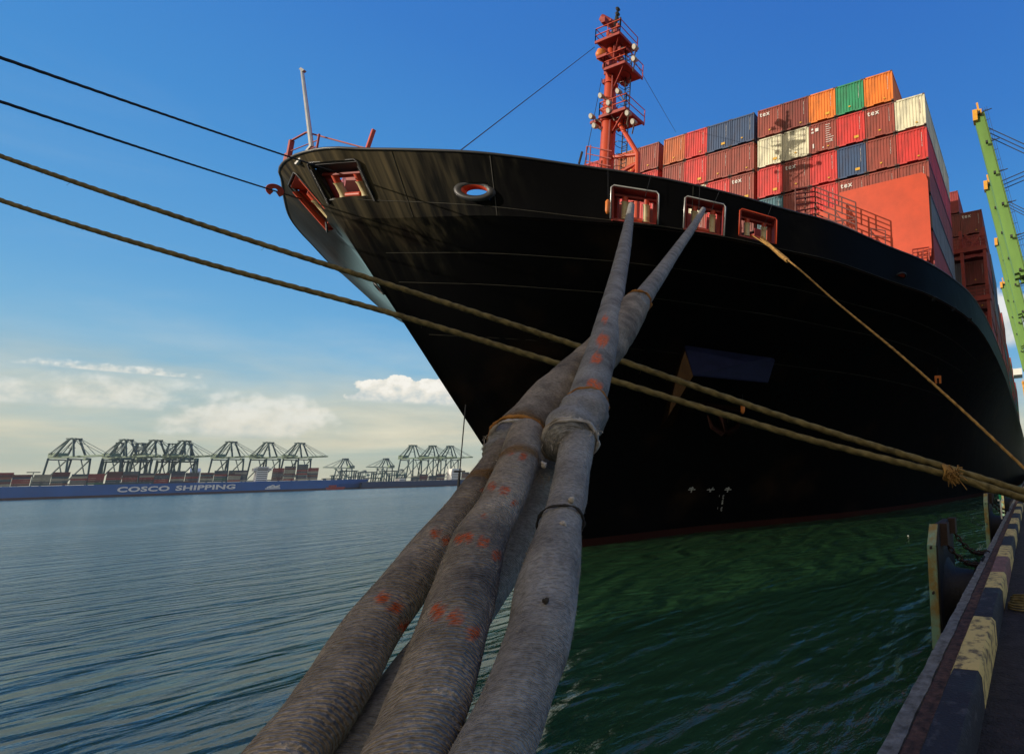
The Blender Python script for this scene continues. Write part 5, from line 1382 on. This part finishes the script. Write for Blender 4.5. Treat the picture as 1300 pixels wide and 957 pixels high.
# far ships
MAT['blue'] = mat('far_blue_hull', (.008, .12, .42), .6, scale=.03, var=.25)
MAT['blue2'] = mat('far_navy_hull', (.02, .05, .13), .6, scale=.03, var=.25)
MAT['boot'] = mat('far_antifouling', (.06, .03, .04), .7, scale=.05, var=.3)
MAT['fwhite'] = mat('far_white_paint', (.85, .86, .84), .6, scale=.05, var=.15)
def far_ship(x0, x1, H, name_m, lab, off=0., Bm=40., bow_right=True):
    p0, p1 = SP(x0, off), SP(x1, off); L = (p1 - p0).length; e = empty('container_ship', (p0.x, p0.y, WZ)); tag(e, lab, 'container ship')
    hm2 = MB(); bt_ = MB(); N_ = 30
    def sec(t, z):
        if bow_right: s_ = max(0, t - .90) / .10
        else: s_ = max(0, .1 - t) / .1
        k = max(0, 1 - s_ ** (1.6 if z > .5 else 1.1)); rk = (1 if bow_right else -1) * (0 if s_ == 0 else s_ * 12 * z)
        return k, rk
    prev = None
    for zz0, zz1, M_ in ((0, .18, bt_), (.18, 1., hm2)):
        for i in range(N_ + 1):
            t = i / N_
        ring0 = []
        for z in (zz0, (zz0 + zz1) / 2, zz1):
            row = []
            for i in range(N_ + 1):
                t = 1 - (1 - i / N_) ** 1.6 if bow_right else (i / N_) ** 1.6
                k, rk = sec(t, z); c = p0 + su * (L * t + rk); row.append((c - sn * (Bm / 2) + sn * (Bm / 2) * k + Vector((0, 0, WZ + z * H)), c - sn * (Bm / 2) - sn * (Bm / 2) * k + Vector((0, 0, WZ + z * H))))
            ring0.append(row)
        for j in range(2):
            for i in range(N_):
                a, b, c, d = ring0[j][i], ring0[j][i + 1], ring0[j + 1][i + 1], ring0[j + 1][i]
                M_.quad(a[0], b[0], c[0], d[0]); M_.quad(b[1], a[1], d[1], c[1])
            M_.quad(ring0[j][0][1], ring0[j][0][0], ring0[j + 1][0][0], ring0[j + 1][0][1])
        if zz1 == 1.:
            for i in range(N_): M_.quad(ring0[2][i][0], ring0[2][i + 1][0], ring0[2][i + 1][1], ring0[2][i][1])
    hm2.build('hull', name_m, e); bt_.build('boot_topping', MAT['boot'], e)
    return e
HB = 17.
fs1 = far_ship(-150, 462, HB, MAT['blue'], 'long blue container ship moored under the far cranes, white lettering on its side')
# its name in white capitals
def side_text(s, x0, x1, hz, size_h, parent, shear=.0):
    a, b = SP(x0), SP(x1); L = (b - a).length
    Mx = Matrix(((su.x, 0, sn.x, a.x + sn.x * .35), (su.y, 0, sn.y, a.y + sn.y * .35), (0, 1, 0, WZ + hz), (0, 0, 0, 1)))
    o = text_mesh(s, size_h / .70, Mx, MAT['fwhite'], 'lettering', parent, extrude=.15, bold=.32, spacing=1.05)
    # fit the length exactly
    ts = [((Vector(v.co) + ORG[parent.name]) - a).dot(su) for v in o.data.vertices]; t0, t1 = min(ts), max(ts)
    for v in o.data.vertices:
        t = ((Vector(v.co) + ORG[parent.name]) - a).dot(su); v.co = v.co + su * ((t - t0) / (t1 - t0) * L - t)
side_text('COSCO', 153.5, 219.5, 6.6, 6.6, fs1); side_text('SHIPPING', 227, 302, 6.6, 6.6, fs1)
em = MB()     # small white emblem towards the bow
def sp2(x, z): return SP(x) + sn * .4 + Vector((0, 0, WZ + z))
for (xa, za, xb, zb, t_) in ((340, 5.2, 359, 5.2, 1.5), (342, 7., 350, 10.5, 1.8), (350, 10.5, 352, 7, 1.5), (352, 8, 358, 10., 1.6), (345, 7, 358, 7.6, 1.4)): em.bar(sp2(xa, za), sp2(xb, zb), t_, .2, up=tuple(sn)) if 0 else em.bar(sp2(xa, za), sp2(xb, zb), .3, t_)
em.build('emblem', MAT['fwhite'], fs1)
# superstructures
def house(parent, x0, x1, z0, z1, off0=6, off1=34, m='fwhite', name='superstructure'):
    a, b = SP(x0, off0), SP(x1, off0); mb = MB(); c, d = a - sn * (off1 - off0), b - sn * (off1 - off0); lo, hi = Vector((0, 0, WZ + z0)), Vector((0, 0, WZ + z1))
    mb.add([a + lo, b + lo, d + lo, c + lo, a + hi, b + hi, d + hi, c + hi], [(0, 1, 5, 4), (1, 2, 6, 5), (2, 3, 7, 6), (3, 0, 4, 7), (4, 5, 6, 7)])
    o = mb.build(name, MAT[m], parent); 
    wn = MB(); nfl = int((z1 - z0) / 3.2)
    for k in range(nfl):
        z = z0 + 1.4 + k * 3.2
        wn.add([a + (b - a) * .06 + sn * .12 + Vector((0, 0, WZ + z)), b - (b - a) * .06 + sn * .12 + Vector((0, 0, WZ + z)), b - (b - a) * .06 + sn * .12 + Vector((0, 0, WZ + z + 1.)), a + (b - a) * .06 + sn * .12 + Vector((0, 0, WZ + z + 1.))], [(0, 1, 2, 3)])
    wn.build('window_band', MAT['black'], o)
house(fs1, 326, 341, HB, 40); house(fs1, 322, 345, 34, 38)
fs2 = far_ship(462, 640, 12, MAT['blue2'], 'dark navy container ship moored right of the blue one on the far shore', off=4.)
house(fs2, 575, 587, 12, 34); house(fs2, 509, 517, 12, 17)
# containers stacked on the far ships, one object each
FC = ['teal', 'grey', 'brown', 'navy', 'red', 'cream', 'maroon', 'rust orange', 'green']
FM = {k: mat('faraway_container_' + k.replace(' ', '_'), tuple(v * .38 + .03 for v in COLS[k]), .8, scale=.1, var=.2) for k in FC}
fmesh = {}
for k in FC:
    mb = MB(); mb.box(0, 12.2, 0, 2.44, 0, 2.75)
    for i in range(12): mb.box(.4 + i * 1.0, .8 + i * 1.0, -.05, 0, .2, 2.6)
    me = bpy.data.meshes.new('far_container'); me.from_pydata([tuple(v) for v in mb.v], [], mb.f); me.materials.append(FM[k]); fmesh[k] = me
yaw = math.atan2(su.y, su.x); rf = random.Random(12)
def far_stack(x0, x1, tiers, z0, off, who, grp, r0=0):
    t = shore_t(x0); t1 = shore_t(x1); b = 0
    while t < t1 - 12:
        n = tiers(b); 
        for r in range(r0, n):
            k = rf.choice(FC[:7] if rf.random() < .85 else FC)
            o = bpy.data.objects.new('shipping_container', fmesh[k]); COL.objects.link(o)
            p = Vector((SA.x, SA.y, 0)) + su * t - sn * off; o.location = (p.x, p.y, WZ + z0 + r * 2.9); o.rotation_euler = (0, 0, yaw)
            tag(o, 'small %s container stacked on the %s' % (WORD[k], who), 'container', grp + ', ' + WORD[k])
        t += 13.6 if b % 2 else 12.6; b += 1
far_stack(-8, 318, lambda b: 4 + (b * 7 % 5 < 3), HB + .4, 1.5, 'long blue far ship', 'containers on the blue far ship')
far_stack(-8, 318, lambda b: 5 + (b * 5 % 7 < 3), HB + .4, 9., 'long blue far ship, inner row', 'inner containers on the blue far ship', 4)
far_stack(346, 408, lambda b: 7 + (b % 3), HB + .4, 1.5, 'bow part of the blue far ship', 'containers on the bow of the blue far ship')
far_stack(299, 325, lambda b: 6, HB + .4, 5, 'blue far ship just left of its white house', 'containers left of the white house')
far_stack(524, 575, lambda b: 3 + (b % 2), 12.4, 6., 'dark navy far ship', 'containers on the navy far ship')
far_stack(588, 606, lambda b: 5, 12.4, 6., 'dark navy far ship right of its house', 'containers on the navy far ship aft')
# yard clutter and pale sheds behind the cranes
def shed(x0, x1, off, z1, lab, m='fwhite'):
    a, b = SP(x0, off), SP(x1, off); mb = MB(); c, d = a - sn * 30, b - sn * 30; lo, hi, rg_h = Vector((0, 0, WZ + 3)), Vector((0, 0, WZ + z1)), Vector((0, 0, WZ + z1 * 1.15))
    mb.add([a + lo, b + lo, d + lo, c + lo, a + hi, b + hi, d + hi, c + hi, (a + c) / 2 + rg_h, (b + d) / 2 + rg_h], [(0, 1, 5, 4), (1, 2, 6, 5), (2, 3, 7, 6), (3, 0, 4, 7), (4, 5, 9, 8), (6, 7, 8, 9), (4, 8, 7), (5, 6, 9)])
    o = mb.build('shed', MAT[m], None, origin=(a.x, a.y, WZ)); tag(o, lab, 'shed', 'sheds behind the far quay')
shed(128, 146, 150, 30, 'pale shed between the leftmost crane and the cluster'); shed(246, 262, 180, 38, 'pale grey block right of the left crane cluster'); shed(168, 205, 160, 30, 'long low shed behind the left crane cluster')
for i, (x, n_, d) in enumerate(((421, 3, 900), (430, 4, 950), (441, 3, 900), (452, 4, 950), (464, 3, 900), (474, 4, 980), (484, 3, 900), (494, 4, 980), (504, 3, 940))):
    b = at(x, 615, d); b = Vector((b.x, b.y, WZ + 3)); k = .28
    e = MB()
    hh = 17 + (i * 37 % 5) * 3.2
    for a in (-9, 9):
        e.bar(b + su * a, b + su * a + Vector((0, 0, hh)), 1.3); e.bar(b + su * a - sn * 14, b + su * a - sn * 14 + Vector((0, 0, hh)), 1.3)
    e.bar(b - su * 12 + Vector((0, 0, hh)), b + su * 12 + Vector((0, 0, hh)), 1.6); e.bar(b - su * 12 - sn * 14 + Vector((0, 0, hh)), b + su * 12 - sn * 14 + Vector((0, 0, hh)), 1.6)
    tag(e.build('yard_crane', MAT['fcrane'], None, origin=tuple(b)), 'low green yard crane in the gap between the two far ships, %s from the left' % (ORD + ['ninth'])[i], 'yard crane', 'yard cranes in the gap')
    cc_ = rf.choice(FC[:6])
# a low boat in the gap
bt3 = MB(); a = SP(418, -4); b = SP(438, -4)
for k, (w_, z0_, z1_) in enumerate(((8, 0, 4.5), (5, 4.5, 8))):
    p = a.lerp(b, .1 * k); q = a.lerp(b, 1 - .45 * k); bt3.add([p + Vector((0, 0, WZ + z0_)), q + Vector((0, 0, WZ + z0_)), q - sn * w_ + Vector((0, 0, WZ + z0_)), p - sn * w_ + Vector((0, 0, WZ + z0_)), p - su * 2 * (1 - k) + Vector((0, 0, WZ + z1_)), q + su * 3 * (1 - k) + Vector((0, 0, WZ + z1_)), q - sn * w_ + su * 3 * (1 - k) + Vector((0, 0, WZ + z1_)), p - sn * w_ - su * 2 * (1 - k) + Vector((0, 0, WZ + z1_))], [(0, 1, 5, 4), (1, 2, 6, 5), (2, 3, 7, 6), (3, 0, 4, 7), (4, 5, 6, 7)])
tag(bt3.build('barge', MAT['red_dark'], None, origin=tuple(a)), 'low dull red barge in front of the gap between the far ships', 'barge')

# ------------------------------------------------------------------ the ship at the next berth, behind the viewpoint (its stern keeps the foreground in shade)
ns = empty('moored_ship', (-20, -28, WATER)); tag(ns, 'dark grey ship moored at the next berth behind the viewpoint', 'ship')
nm = MB(); pr_ = [(-38.5, 12.), (-38.5, 1.), (-34, -3.9), (-30, -6), (-10, -6), (-6, -3.9), (-2.3, 1.), (-2.3, 12.)]
n = len(pr_); nm.add([(x, -27 - max(0, (6 - z)) * .5, z) for x, z in pr_] + [(x, -190, z) for x, z in pr_], [tuple(range(n))] + [(i, (i + 1) % n, (i + 1) % n + n, i + n) for i in range(n)] + [tuple(range(2 * n - 1, n - 1, -1))])
nm.build('hull', MAT['black'], ns)
nh = MB(); nh.box(-37, -4, -75, -34, 12, 21); nh.build('cargo_block', MAT['fquay'], ns)
nb = MB(); nb.box(-34, -6, -98, -84, 12, 42); nb.build('deckhouse', MAT['fwhite'], ns)

# ------------------------------------------------------------------ air
HAZE = True
if HAZE:
    hz = MB(); hz.box(-2700, 1400, -400, 2600, WATER - 3, 125)
    m = bpy.data.materials.new('haze'); m.use_nodes = True; nt = m.node_tree
    for nn_ in list(nt.nodes):
        if nn_.type != 'OUTPUT_MATERIAL': nt.nodes.remove(nn_)
    pv = nt.nodes.new('ShaderNodeVolumePrincipled'); pv.inputs['Color'].default_value = (.85, .92, 1, 1); pv.inputs['Density'].default_value = .00005; pv.inputs['Anisotropy'].default_value = .2
    nt.links.new(pv.outputs[0], [x for x in nt.nodes if x.type == 'OUTPUT_MATERIAL'][0].inputs['Volume'])
    tag(hz.build('haze', m), kind='stuff')

# ------------------------------------------------------------------ view
C.view_settings.view_transform = 'Standard'; C.view_settings.look = 'None'; C.view_settings.gamma = 1; C.view_settings.exposure = 0
C.render.engine = 'CYCLES'
C.render.resolution_x = 1024; C.render.resolution_y = 753
C.cycles.max_bounces = 5
